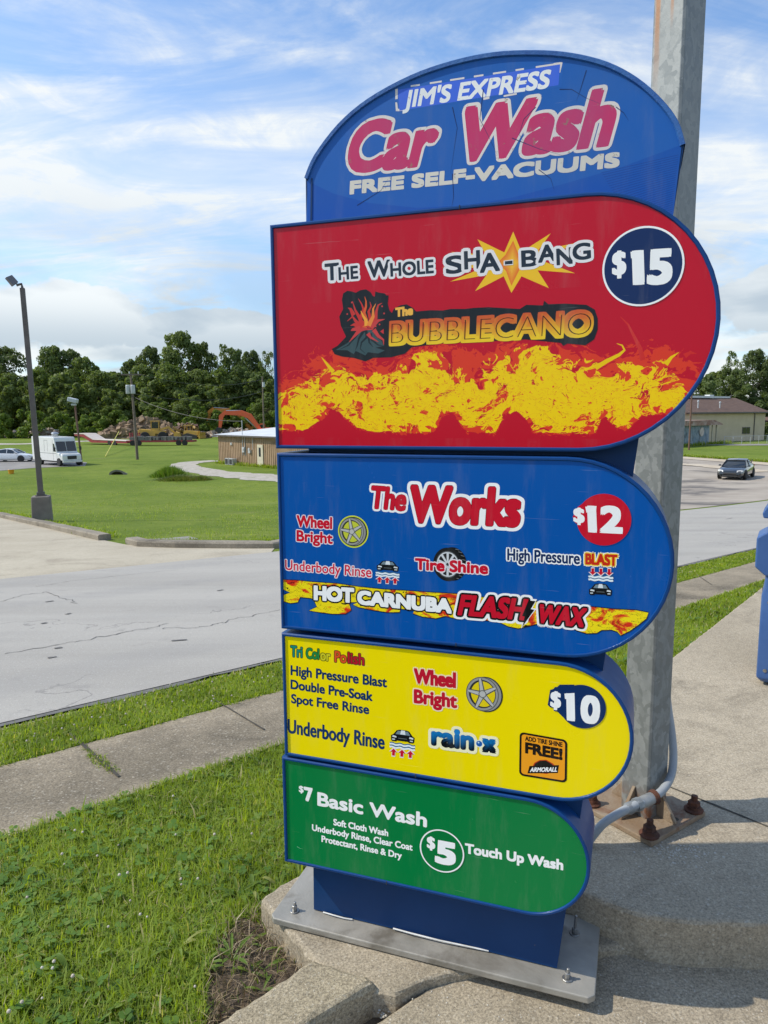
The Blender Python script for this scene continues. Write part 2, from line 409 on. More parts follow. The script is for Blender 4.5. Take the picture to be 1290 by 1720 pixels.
def axis(steps):
    a = [steps[0][0]]
    for s0, s1, d in steps:
        while a[-1] < s1 - 1e-6: a.append(min(a[-1] + d, s1))
    return a
gx = axis([(-700, -200, 50), (-200, -40, 8), (-40, -6, 1), (-6, 9, .25), (9, 60, 1), (60, 200, 8), (200, 700, 50)])
gy = axis([(-60, -6, 6), (-6, 14, .25), (14, 60, .5), (60, 300, 6), (300, 1500, 100)])
sheet('ground', M['lawn'], [[(x, y) for x in gx] for y in gy], 0.0)

strip('road', M['road'], 4.62, 11.35, -14, 75, .018)
strip('road_shoulder', M['crack'], 4.565, 4.65, -14, 60, .014, jag=.05, nq=2)
strip('gutter', M['walk'], 4.40, 4.54, -14, 60, .006, jag=.02, nq=2)
strip('sidewalk', M['walk'], 3.09, 3.89, -14, 40, .020, jag=.018, nq=4, ds=.12)
# joints across the sidewalk
for px_a, px_b in (((118, 1238), (200, 1312)), ((362, 1182), (444, 1232)), ((1170, 968), (1195, 985))):
    a, b = ground_at(*px_a), ground_at(*px_b)
    ribbon('sidewalk_joint', M['joint'], [a, b], .022 if px_a[0] < 200 else .012, .026, sub=6, jag=.6, nc=1)
# cracks and tar smears on the road
def crack(pts, wd, dz=.022):
    W = [ground_at(*p) for p in pts]; fine = []
    for a, b in zip(W[:-1], W[1:]):
        for k in range(6):
            q = a + (b - a) * k / 6; fine.append(q + np.array([random.gauss(0, .02), random.gauss(0, .02), 0]))
    fine.append(W[-1]); return ribbon('road_crack', M['crack'], fine, wd, dz, sub=2, jag=1.0, nc=1)
crack([(0, 1103), (70, 1092), (140, 1079), (200, 1068), (250, 1058), (283, 1050)], .011)
crack([(270, 1058), (330, 1058), (370, 1050), (385, 1044), (430, 1035), (470, 1027)], .008)
crack([(0, 1014), (40, 1002), (75, 997), (110, 1008), (130, 1016)], .010)
crack([(60, 988), (120, 978), (220, 967), (300, 959)], .009)
for (x, y, wpx) in ((83, 1013, 14), (115, 1034, 7), (74, 1050, 9), (98, 1092, 13), (88, 1108, 15), (301, 1079, 26), (370, 994, 9), (1225, 872, 10)):
    a, b = ground_at(x - wpx / 2, y + 1), ground_at(x + wpx / 2, y - 1)
    ribbon('tar_smear', M['crack'], [a, (a + b) / 2, b], .040, .023, sub=3, jag=.8, nc=2)
# the tan apron across the road, with its kerbs
ap = [(-2.2, 13.35), (-2.3, 14.9), (-5.7, 15.6), (-6.7, 16.8), (-15.5, 28.5), (-28, 45), (-34, 30), (-17, -1.2)]
def polysheet(name, mat, poly, dz, step=.5):
    tr = tessellate_polygon([[Vector((*p, 0)) for p in poly]]); bm = bmesh.new()
    vs = [bm.verts.new((*p, 0)) for p in poly]
    for t in tr:
        try: bm.faces.new([vs[i] for i in t])
        except ValueError: pass
    for _ in range(9):
        es = [e for e in bm.edges if e.calc_length() > step]
        if not es: break
        bmesh.ops.subdivide_edges(bm, edges=es, cuts=1); bmesh.ops.triangulate(bm, faces=bm.faces)
    for v in bm.verts: v.co.z = float(zt(v.co.x, v.co.y)) + dz
    bmesh.ops.recalc_face_normals(bm, faces=bm.faces)
    if sum(f.normal.z for f in bm.faces) < 0: bmesh.ops.reverse_faces(bm, faces=bm.faces)
    me = bpy.data.meshes.new(name); bm.to_mesh(me); bm.free(); me.materials.append(mat)
    o = bpy.data.objects.new(name, me); COL.objects.link(o); o['kind'] = 'structure'; return o
polysheet('apron', M['apron'], ap, .012, .8)
def kerb(name, label, pts, wd, h, mat):
    """a cast kerb following the land"""
    P = [np.array(p[:2], float) for p in pts]; C = []
    for a, b in zip(P[:-1], P[1:]):
        n = max(2, int(np.linalg.norm(b - a) / .6))
        C += [a + (b - a) * k / n for k in range(n)]
    C.append(P[-1]); rings = []
    for i, c in enumerate(C):
        d = C[min(i + 1, len(C) - 1)] - C[max(i - 1, 0)]; d /= np.linalg.norm(d); nn = np.array([-d[1], d[0]])
        z = float(zt(*c)); jit = random.gauss(0, .006)
        rings.append([(*(c + nn * wd / 2), z - .2), (*(c + nn * wd / 2), z + h - .03 + jit), (*(c + nn * (wd / 2 - .03)), z + h + jit),
                      (*(c - nn * (wd / 2 - .03)), z + h + jit), (*(c - nn * wd / 2), z + h - .03), (*(c - nn * wd / 2), z - .2)])
    o = MB().loft(rings).build(name, mat, smooth=False); return tag(o, label, 'kerb')
kerb('kerb', 'long grey kerb running past the lamp post along the tan apron', [ground_at(-130, 838), ground_at(0, 868), ground_at(90, 888), ground_at(150, 902), ground_at(176, 908)], .30, .16, M['farkerb'])
kerb('kerb', 'curved kerb nose beside the grass where apron meets road', [ground_at(222, 913), ground_at(240, 918), ground_at(300, 920), ground_at(400, 921), ground_at(455, 921), ground_at(500, 916), ground_at(540, 905)], .30, .15, M['farkerb'])
polysheet('asphalt_patch', M['asph'], [tuple(ground_at(*p)[:2]) for p in ((212, 908), (222, 912), (290, 910), (333, 906), (318, 902), (280, 905))], .02, .4)
# right: patched lot, sandy verge, strip of rough grass is the ground itself
quadsheet('parking_lot', M['lot'], (5.5, 22.2), (42, 58.7), (33.8, 80), (3, 82), .012, 60)
quadsheet('sandy_verge', M['sand'], (38.2, 58), (37.6, 68.5), (34, 81.5), (30.0, 79), .045, 24)
ribbon('sandy_track', M['sand'], [ground_at(1100, 778), ground_at(1160, 781), ground_at(1215, 786), ground_at(1290, 793)], 2.2, .05, sub=10, jag=.4)
quadsheet('asphalt_yard', M['asph'], (44, 108), (100, 112), (100, 104), (52, 104), .03, 16)
# left: lot with the parked cars, far lane, gravel drive
lotp = [tuple(ground_at(*p)[:2]) for p in ((-220, 800), (0, 791), (60, 786), (143, 783), (146, 777), (60, 768), (0, 764), (-220, 764))]
polysheet('grey_parking_lot', M['asph'], lotp, .02, 3)
ribbon('far_lane', M['gravel'], [ground_at(-90, 744), ground_at(0, 746), ground_at(60, 745), ground_at(145, 741), ground_at(240, 742), ground_at(330, 741)], 5.5, .02, sub=8, jag=.15)
ribbon('gravel_drive', M['gravel'], [ground_at(520, 806), ground_at(465, 803), ground_at(410, 799), ground_at(365, 795), ground_at(325, 788), ground_at(308, 782), ground_at(322, 777), ground_at(366, 774)],
       [5, 5, 4.2, 3.4, 2.8, 2.6, 2.6, 2.4], .025, sub=8, jag=.25)

# ------------------------------------------------------------------ concrete the sign stands on
def cap_block(name, poly, z0, z1, mat, bev=.012, rough=.004, cell=.05, kind='structure', lab=None, cat=None):
    """cast concrete with worn, slightly wavy upper edges"""
    # refine outline
    pts = []
    for i, p in enumerate(poly):
        q = poly[(i + 1) % len(poly)]; p = np.array(p[:2], float); q = np.array(q[:2], float)
        n = max(1, int(np.linalg.norm(q - p) / cell))
        pts += [p + (q - p) * k / n for k in range(n)]
    n = len(pts); c = sum(pts) / n; mb = MB(); rings = [[], [], [], []]
    ar = sum(pts[i][0] * pts[(i + 1) % n][1] - pts[(i + 1) % n][0] * pts[i][1] for i in range(n)); sg = 1 if ar > 0 else -1
    for i, p in enumerate(pts):
        d = pts[(i + 1) % n] - pts[i - 1]; d /= np.linalg.norm(d) + 1e-9; inn = np.array([-d[1], d[0]]) * sg
        b = bev * (1 + .9 * random.random()); j = random.gauss(0, rough)
        rings[0].append((*(p - inn * j), z0)); rings[1].append((*(p - inn * j), z1 - b)); rings[2].append((*(p + inn * b * .35), z1 - b * .3)); rings[3].append((*(p + inn * b), z1))
    mb.loft(rings[::1], cap=False)
    top = rings[3]; tr = tessellate_polygon([[Vector((q[0], q[1], 0)) for q in top]])
    mb.add(top, [tuple(t) for t in tr])
    o = mb.build(name, mat)
    return tag(o, lab, cat, kind=kind)
Ls = at_z(437, 1511)
slab = [Ls, at_z(445, 1503), at_z(470, 1486), at_z(515, 1462), (-.10, 2.62), (.80, 2.62), (.80, 1.98), at_z(960, 1600), at_z(790, 1627), at_z(735, 1640), at_z(704, 1651), at_z(682, 1661), at_z(664, 1667), at_z(645, 1663), at_z(560, 1650)]
cap_block('concrete_footing', slab, -.30, 0.0, M['slab'], .009, .0035, .028)
# lot pad in front, a little lower, and the crack full of dirt between
pad = [at_z(640, 1712, -.03), at_z(690, 1677, -.03), at_z(718, 1659, -.03), at_z(760, 1637, -.03), at_z(800, 1630, -.03), at_z(960, 1604, -.03), (.80, 2.05), (5.0, 2.05), (5, -6), (-.6, -6), (-.10, 1.5), at_z(622, 1722, -.03)]
cap_block('lot_pad', pad, -.3, -.03, M['slab'], .008, .004, .03)
MB().plan([(-.2, 1.2), (.9, 1.2), (.9, 2.4), (-.2, 2.4)], -.3, -.085).build('crack_dirt', M['dirt'])['kind'] = 'structure'
# raised island under the post
isl = [at_z(p[0], p[1], .12) for p in ((985, 1500), (1020, 1515), (1050, 1526), (1075, 1533), (1100, 1539), (1130, 1543), (1160, 1546), (1220, 1549), (1290, 1551))]
isl = [(.34, 2.75), (.36, 2.50), (.42, 2.30), (.52, 2.12)] + [tuple(p[:2]) for p in isl] + [(1.6, 1.88), (6.5, 1.88), (9, 5.6), (3.22 + 2.2, 5.94 + 2.62), (3.22, 5.94), (1.69, 4.12), (.62, 2.86)]
cap_block('concrete_island', isl, -.5, .12, M['island'], .010, .003, .035)
def flatline(name, pts, wd, z, mat):
    P = [np.array(p[:2], float) for p in pts]; rows = []
    for a, b in zip(P[:-1], P[1:]): rows += [a + (b - a) * k / 12 for k in range(12)]
    rows.append(P[-1]); mb = MB(); vs = []
    for i, c in enumerate(rows):
        d = rows[min(i + 1, len(rows) - 1)] - rows[max(i - 1, 0)]; d /= np.linalg.norm(d); nn = np.array([-d[1], d[0]])
        wv = wd * (.6 + .8 * random.random()) / 2
        vs += [(*(c + nn * wv), z), (*(c - nn * wv), z)]
    mb.add(vs, [(2 * i, 2 * i + 1, 2 * i + 3, 2 * i + 2) for i in range(len(rows) - 1)])
    o = mb.build(name, mat); o['kind'] = 'structure'; return o
flatline('island_joint', [at_z(1080, 1303, .12), at_z(1124, 1322, .12), at_z(1290, 1389, .12), at_z(1420, 1442, .12)], .010, .1225, M['joint'])
# foreground kerb
k = [at_z(350, 1724, .022), at_z(505, 1622, .022), at_z(516, 1613, .022), at_z(528, 1611, .022), at_z(618, 1637, .022), at_z(631, 1648, .022), at_z(505, 1724, .022)]
d_ = (k[0] - k[1])[:2]; d_ /= np.linalg.norm(d_)
k = [(k[0][:2] + d_ * 1.5)] + [p[:2] for p in k[:6]] + [k[6][:2], k[6][:2] + d_ * 1.5]
cap_block('kerb', [tuple(p) for p in k], -.35, .022, M['kerb'], .013, .003, .025, None, 'short pale concrete kerb pointing at the foot of the price sign', 'kerb')
# bare dirt hollow beside the footing
dp = [at_z(p[0], p[1], -.1) for p in ((440, 1520), (405, 1540), (370, 1580), (345, 1630), (350, 1680), (330, 1720), (300, 1760), (360, 1740), (430, 1690), (520, 1640), (540, 1610), (500, 1560), (465, 1530))]
bm = bmesh.new(); ring = [bm.verts.new((p[0], p[1], float(zt(p[0], p[1])) + .006)) for p in dp]
f = bm.faces.new(ring); bmesh.ops.triangulate(bm, faces=[f])
bmesh.ops.subdivide_edges(bm, edges=bm.edges, cuts=5, use_grid_fill=True)
for v in bm.verts: v.co.z += random.gauss(.004, .006)
bmesh.ops.recalc_face_normals(bm, faces=bm.faces)
if sum(f.normal.z for f in bm.faces) < 0: bmesh.ops.reverse_faces(bm, faces=bm.faces)
me = bpy.data.meshes.new('dirt_patch'); bm.to_mesh(me); bm.free(); me.materials.append(M['dirt'])
o = bpy.data.objects.new('dirt_patch', me); COL.objects.link(o); o['kind'] = 'structure'

# ================================================================== THE PRICE SIGN
SU = np.array([math.cos(YAW), -math.sin(YAW), 0.0]); SB = np.array([math.sin(YAW), math.cos(YAW), 0.0])
SO = at_z(527, 1526, .03); SO[2] = 0.0            # left front foot of the body; local axes: x along the face, y into the sign, z up
FACE = -.060                                       # the menu boxes stand this far in front of the body
sign = thing('menu_sign', 'tall blue arched car wash price sign with red, blue, yellow and green boxes', 'sign', tuple(SO), -YAW)

M['blue'] = pmat('blue_enamel', (.003, .044, .18), (.005, .056, .21), 6, .36, bump=.04, bscale=90, spec=.25, rvar=.2, speck=((.03, .07, .16), 60, .66, .78))
M['navy'] = pmat('dark_blue_enamel', (.003, .036, .125), (.004, .042, .145), 5, .45, spec=.25, rvar=.2, speck=((.10, .10, .11), 55, .70, .78))
M['trim'] = pmat('worn_blue_trim', (.012, .09, .34), (.035, .15, .42), 30, .5, bump=.2, bscale=140, speck=((.16, .27, .50), 70, .62, .80))
M['plate'] = pmat('galvanised_plate', (.31, .295, .255), (.41, .385, .335), 7, .55, metal=.35, bump=.15, bscale=60, big=((.20, .18, .145), 6, .48, .72), rvar=.3)
M['bolt'] = pmat('zinc_bolt', (.38, .38, .37), (.25, .24, .22), 30, .4, metal=.8)
M['sealant'] = pmat('peeled_white_sealant', (.72, .72, .70), (.55, .54, .50), 20, .6)

def vinyl(name, rough, coat=0.0, worn=0.0):
    m, t = new_mat(name)
    a = t.n('ShaderNodeAttribute', attribute_name='ink').outputs['Color']
    o = t.n('ShaderNodeTexCoord').outputs['Object']
    col = a
    if worn:
        sp = t.ramp(t.noise(o, 42, 6, .7, .4), .59, .68)
        lumi = t.n('ShaderNodeSeparateColor', {0: a}).outputs[0]
        col = t.mix(t.m('MULTIPLY', sp, t.m('MULTIPLY', t.ramp(lumi, .3, .6), worn)), a, (.30, .22, .13))
        col = t.mix(t.m('MULTIPLY', t.ramp(t.noise(o, 3, 6, .6), .4, .7), .18), col, (.09, .17, .33))
    bp = t.n('ShaderNodeBump', {'Strength': .06, 'Distance': .01, 'Height': t.noise(o, 4, 3)})
    dust = t.m('MULTIPLY', t.ramp(t.noise(t.mapping(o, (9, 9, 1.6)), 2.0, 7, .65), .48, .75), .10)
    col = t.mix(dust, col, (.34, .33, .31))
    scr = t.m('MULTIPLY', t.ramp(t.noise(t.mapping(o, (3, 3, 90), rot=(0, R(24), 0)), 2.2, 3, .6), .70, .74), .12)
    col = t.mix(scr, col, (.55, .55, .55))
    r_ = t.m('MULTIPLY_ADD', t.noise(o, 7, 5), .20, rough - .10)
    out(t, t.n('ShaderNodeBsdfPrincipled', {'Base Color': col, 'Roughness': r_, 'Specular IOR Level': .28, 'Normal': bp.outputs[0], 'Coat Weight': coat, 'Coat Roughness': .08}).outputs[0]); return m
M['vinyl'] = vinyl('printed_panel', .24)
M['old_vinyl'] = vinyl('sun_cracked_print', .42, worn=.9)

_glyph = {}
def glyphs(body, off=0.0):
    key = (body, off)
    if key not in _glyph:
        cu = bpy.data.curves.new('lettering', 'FONT'); cu.body = body; cu.resolution_u = 5; cu.offset = off
        ob = bpy.data.objects.new('lettering', cu); COL.objects.link(ob)
        dg = bpy.context.evaluated_depsgraph_get(); me = ob.evaluated_get(dg).to_mesh()
        V = np.array([v.co[:2] for v in me.vertices]); F = [tuple(p.vertices) for p in me.polygons]
        ob.evaluated_get(dg).to_mesh_clear(); bpy.data.objects.remove(ob); bpy.data.curves.remove(cu)
        _glyph[key] = (V, F)
    return _glyph[key]
CAPH = float(glyphs('H')[0][:, 1].max())

def to_uv(x, y, depth):
    """photo point to the sign's own face coordinates (metres along, metres up)"""
    d = ray(x, y); p0 = SO + SB * depth; n = -SB
    p = EYE + d * (np.dot(p0 - EYE, n) / np.dot(d, n))
    return np.array([np.dot(p - SO, SU), p[2]])

class Print:
    """vinyl graphics on one flat face: every element lies a hair above the one before"""
    def __init__(s, depth): s.depth = depth; s.V, s.F, s.C = [], [], []; s.z = 0.0
    def uv(s, x, y): return to_uv(x, y, s.depth)
    def lay(s, P, F, col, dz=0.0):
        b = len(s.V); y = s.depth - s.z - dz
        for i, p in enumerate(P): s.V.append((p[0], y, p[1])); s.C.append((*(col[i] if isinstance(col, list) else col), 1))
        s.F += [tuple(b + k for k in f) for f in F]
    def up(s, d=.000005): s.z += d
    def poly(s, uvs, col):
        tr = tessellate_polygon([[Vector((p[0], p[1], 0)) for p in uvs]])
        s.lay(uvs, [tuple(t) for t in tr], col); s.up()
    def pxpoly(s, pts, col): s.poly([s.uv(*p) for p in pts], col)
    def disc(s, c, r, col, n=56, inner=0.0, ry=None):
        ry = ry or r; A = [2 * math.pi * k / n for k in range(n)]
        P = [np.array([c[0] + r * math.cos(a), c[1] + ry * math.sin(a)]) for a in A]
        if inner:
            P2 = [np.array([c[0] + inner * math.cos(a), c[1] + inner * ry / r * math.sin(a)]) for a in A]
            s.lay(P + P2, [(k, (k + 1) % n, n + (k + 1) % n, n + k) for k in range(n)], col)
        else: s.lay(P, [tuple(range(n))], col)
        s.up()
    def stroke(s, pts, wd, col, px=True, taper=False):
        P = [s.uv(*p) if px else np.array(p) for p in pts]; L, Rr = [], []
        for i, c in enumerate(P):
            d = P[min(i + 1, len(P) - 1)] - P[max(i - 1, 0)]; d = d / (np.linalg.norm(d) + 1e-9); nn = np.array([-d[1], d[0]])
            k = wd / 2 * ((1 - i / (len(P) - 1) * .9) if taper else 1)
            L.append(c + nn * k); Rr.append(c - nn * k)
        n = len(P); s.lay(L + Rr, [(i, i + 1, n + i + 1, n + i) for i in range(n - 1)], col); s.up(.000003)
    def text(s, body, bl, br, tl, col, bold=.05, outline=(), slant=0.0, off=0.0, px=True):
        """body from baseline-left to baseline-right with cap height up to tl; outline = [(width, colour), ...] widest first"""
        V, F = glyphs(body, off)
        BL, BR, TL = (s.uv(*p) if px else np.array(p, float) for p in (bl, br, tl))
        ex, ey = BR - BL, TL - BL; H = np.linalg.norm(ey)
        x0, x1 = V[:, 0].min(), V[:, 0].max(); bw = bold * H
        kx = 1 - 2 * bw / np.linalg.norm(ex); ky = 1 - 2 * bold
        X = ((V[:, 0] - x0) / (x1 - x0) - .5) * kx + .5; Y = V[:, 1] / CAPH * ky + bold
        un = ex / np.linalg.norm(ex)
        P = BL + X[:, None] * ex + Y[:, None] * ey + (slant * Y * H)[:, None] * un
        # separate letters by a hair so that no two faces share a plane
        par = list(range(len(V)))
        def find(a):
            while par[a] != a: par[a] = par[par[a]]; a = par[a]
            return a
        for f in F:
            for q in f[1:]: par[find(q)] = find(f[0])
        roots = sorted({find(i) for i in range(len(V))}, key=lambda r_: V[r_, 0]); rid = {r_: i for i, r_ in enumerate(roots)}
        par_odd = np.array([rid[find(i)] % 3 for i in range(len(V))])
        def kern(a, pw):              # squarish pen: keeps the corners of the letters crisp
            cx_, sy_ = math.cos(a), math.sin(a); q = (abs(cx_) ** pw + abs(sy_) ** pw) ** (1 / pw); return np.array([cx_ / q + slant * sy_ / q, sy_ / q])
        def put(wd, c, pw=2.2 if ('i' in body or 'j' in body) else 9.0):
            n = 0 if wd <= 0 else int(min(32, max(8, wd / .00042))) // 8 * 8
            for k in range(-1, n):
                dd = np.zeros(2) if k < 0 else wd * kern(2 * math.pi * k / n + math.pi / 4, pw)
                Q = P + dd; yy = s.depth - s.z - (k + 1) * 6e-7 - par_odd * 2e-7
                b = len(s.V)
                if callable(c): cc = [(*c(float(v)), 1) for v in np.clip(Y, 0, 1)]
                else: cc = [(*c, 1)] * len(Q)
                s.V += [(q[0], y_, q[1]) for q, y_ in zip(Q, yy)]; s.C += cc
                s.F += [tuple(b + i for i in f) for f in F]
            s.up(.000018)
        for ow, oc in outline: put(bw + ow * H, oc, 3.0)
        put(bw, col)
    def build(s, name, mat, parent, extra=None, label=None):
        me = bpy.data.meshes.new(name); me.from_pydata(s.V, [], s.F)
        at = me.attributes.new('ink', 'FLOAT_COLOR', 'POINT'); at.data.foreach_set('color', np.array(s.C, np.float32).ravel())
        me.materials.append(mat)
        # all prints face the viewer
        nrm = np.zeros(len(me.polygons) * 3, np.float32); me.polygons.foreach_get('normal', nrm)
        bm = bmesh.new(); bm.from_mesh(me); bm.normal_update()
        bmesh.ops.reverse_faces(bm, faces=[f for f in bm.faces if f.normal.y > 0]); bm.to_mesh(me); bm.free()
        o = bpy.data.objects.new(name, me); COL.objects.link(o); o.parent = parent
        if label: o['label'] = label
        return o

WHITE = lin((250, 250, 248)); CREAM = lin((232, 222, 214)); NAVY = lin((12, 44, 92)); INK = lin((34, 44, 58)); BLACK = lin((16, 18, 22))
RED = lin((205, 18, 46)); YEL = lin((248, 218, 10)); ORG = lin((244, 150, 40))

# ---- body: left edge upright, right edge leaning out, arched top
arch = [(.024, 2.247), (.055, 2.302), (.127, 2.373), (.213, 2.424), (.329, 2.463), (.44, 2.481), (.546, 2.484), (.648, 2.472), (.734, 2.452), (.817, 2.419), (.885, 2.374), (.94, 2.320), (.977, 2.268), (.995, 2.216)]
def smooth_pts(P, n=4):
    P = [np.array(p, float) for p in P]; o_ = []
    for i in range(len(P) - 1):
        p0, p1, p2, p3 = P[max(i - 1, 0)], P[i], P[i + 1], P[min(i + 2, len(P) - 1)]
        for k in range(n):
            t = k / n; o_.append(.5 * (2 * p1 + (p2 - p0) * t + (2 * p0 - 5 * p1 + 4 * p2 - p3) * t * t + (3 * p1 - p0 - 3 * p2 + p3) * t ** 3))
    o_.append(P[-1]); return o_
archs = [tuple(p) for p in smooth_pts(arch)]
outline = [(.0, .027)] + archs + [(.762, .027)]
body = MB().side(outline, 0.0, .19).build('sign_body', M['navy'], sign, bevel=.006, seg=2)
# worn plastic edging over the arch
rim = MB()
n_a = len(archs); vs = []
for i, p in enumerate(archs):
    a, b = np.array(archs[max(i - 1, 0)]), np.array(archs[min(i + 1, n_a - 1)]); d = (b - a) / np.linalg.norm(b - a); up = np.array([-d[1], d[0]])
    if up[1] < 0 and i not in (0, n_a - 1): pass
    p = np.array(p)
    for (u_, y_) in ((.003, .194), (.003, -.004), (.001, -.007), (-.008, -.0065), (-.010, -.0025), (-.010, -.001)):
        q = p + up * u_; vs.append((q[0], y_, q[1]))
m_ = 6; rim.add(vs, [(i * m_ + k, i * m_ + k + 1, (i + 1) * m_ + k + 1, (i + 1) * m_ + k) for i in range(n_a - 1) for k in range(m_ - 1)])
rim.build('arch_edging', M['trim'], sign, smooth=True)
# header print
hp = Print(-.001)
inner = [(p[0], p[1]) for p in archs]
cx, cz = .51, 2.1
hp.poly([np.array((cx + (p[0] - cx) * .985, cz + (p[1] - cz) * .975)) for p in archs] + [np.array((.975, 2.03)), np.array((.022, 2.118))], lin((26, 96, 178)))
hp.pxpoly([(516, 304), (560, 325), (620, 341), (700, 349), (780, 345), (860, 332), (950, 308), (1040, 282), (1145, 243), (1129, 376), (1000, 345), (900, 338), (700, 358), (517, 374)], lin((12, 84, 172)))
for i in range(30):                                   # ridges moulded in the lower right of the face
    y = 268 + i * 3.7; hp.stroke([(1010 + i * 2.2, y + 22), (1080 + i * .6, y + 6), (1140 - i * .45, y - 8 + i * .1)], .0011, lin((10, 60, 140)))
hp.pxpoly([(665, 146), (948, 103), (943, 146), (668, 188)], lin((30, 98, 182)))
for a, b in ((690, 705), (722, 742), (756, 780), (796, 812), (828, 850), (866, 880), (900, 940)):   # what is left of older lettering behind the banner
    f = lambda x: 146 - (x - 665) * 43 / 283
    hp.pxpoly([(a, f(a) + 1), (b, f(b) + 1), (b, f(b) + 4), (a, f(a) + 4)], CREAM)
for q in ([(664, 150), (668, 149), (668, 166), (664, 167)], [(664, 172), (667, 172), (669, 186), (665, 187)], [(668, 183), (684, 181), (684, 185), (668, 187)], [(938, 106), (945, 105), (941, 122), (938, 122)], [(930, 106), (944, 104), (944, 108), (930, 110)],
          [(812, 164), (822, 162), (822, 166), (812, 168)], [(846, 160), (868, 156), (868, 159), (846, 163)]): hp.pxpoly(q, CREAM)
hp.pxpoly([(668, 151), (941, 108), (938, 143), (671, 186)], lin((66, 108, 222)))
hp.text("JIM'S EXPRESS", (677, 182), (921, 148), (677, 153), lin((244, 244, 240)), .045, slant=.20)
MAG = lin((204, 52, 104))
hp.text('Car', (576, 293), (724, 279), (578, 207), MAG, .058, [(.055, CREAM)], slant=.24)
hp.text('Wash', (760, 275), (1022, 246), (762, 182), MAG, .058, [(.055, CREAM)], slant=.24)
hp.text('FREE SELF-VACUUMS', (587, 327), (1040, 281), (588, 304), lin((226, 218, 202)), .085)
for q in ([(812, 150), (806, 200), (822, 232), (836, 262)], [(940, 150), (960, 150), (985, 165), (1010, 175)], [(760, 180), (768, 215), (757, 290)], [(860, 232), (905, 250), (948, 262)], [(600, 345), (640, 320), (652, 300)],
          [(1035, 180), (1048, 190), (1056, 203)], [(760, 292), (762, 330), (758, 352)], [(985, 118), (975, 150), (968, 170)], [(900, 180), (880, 200), (872, 226), (884, 244)], [(905, 285), (925, 300), (931, 320)]):
    hp.stroke(q, .0022, lin((12, 40, 92)), taper=True)
hp.build('header_face', M['old_vinyl'], sign, label='arched blue header with pink lettering, sun cracked')
# loose seam in the header's left edge
MB().side([(.036, 2.118), (.041, 2.118), (.046, 2.245), (.041, 2.245)], -.0026, -.0018).build('seam', M['navy'], sign)

# ---- menu boxes
def d_shape(l, b, t, right, n=26, grow=0.0):
    r = (t - b) / 2; cx_ = right - r; cz_ = (t + b) / 2
    P = [(l - grow, b - grow)]
    for k in range(n + 1):
        a = -math.pi / 2 + math.pi * k / n; P.append((cx_ + (r + grow) * math.cos(a), cz_ + (r + grow) * math.sin(a)))
    P.append((l - grow, t + grow)); return P
def menu_box(l, b, t, right, label, rimw=.010):
    outer, inn = d_shape(l, b, t, right), d_shape(l, b, t, right, grow=-rimw)
    n = len(outer); mb = MB(); back, front, lip = .15, FACE - .0045, FACE + .012
    bulge = [0.0] * n
    v = [(x, back, z) for x, z in outer] + [(x, FACE + .012, z) for x, z in outer] + [(x, front + .003, z) for x, z in outer]
    mid = d_shape(l, b, t, right, grow=-.0035); v += [(x, front, z) for x, z in mid]
    mid2 = d_shape(l, b, t, right, grow=-rimw + .002); v += [(x, front, z) for x, z in mid2]
    v += [(x, front + .003, z) for x, z in inn] + [(x, lip, z) for x, z in inn]
    f = [(k * n + i, k * n + (i + 1) % n, (k + 1) * n + (i + 1) % n, (k + 1) * n + i) for k in range(6) for i in range(n)]
    mb.add(v, f)
    tr = tessellate_polygon([[Vector((x, z, 0)) for x, z in outer]]); mb.add([(x, back, z) for x, z in outer], [tuple(q) for q in tr])
    bx = mb.build('menu_box', M['blue'], sign, smooth=True, label=label)
    # butt seam in the trim below the middle
    return bx, [np.array(p) for p in d_shape(l, b, t, right, n=48, grow=-rimw + .0015)]
def seam(bx, u, z): MB().box((u, FACE - .0042, z), (.0016, .0025, .011)).build('trim_seam', M['joint'], bx)

# red -------------------------------------------------
bx1, in1 = menu_box(-.058, 1.503, 2.116, 1.088, 'red top menu box with flames')
seam(bx1, .476, 2.111)
g = Print(FACE); g.poly(in1, lin((196, 4, 38))); CR = lin((196, 4, 38))

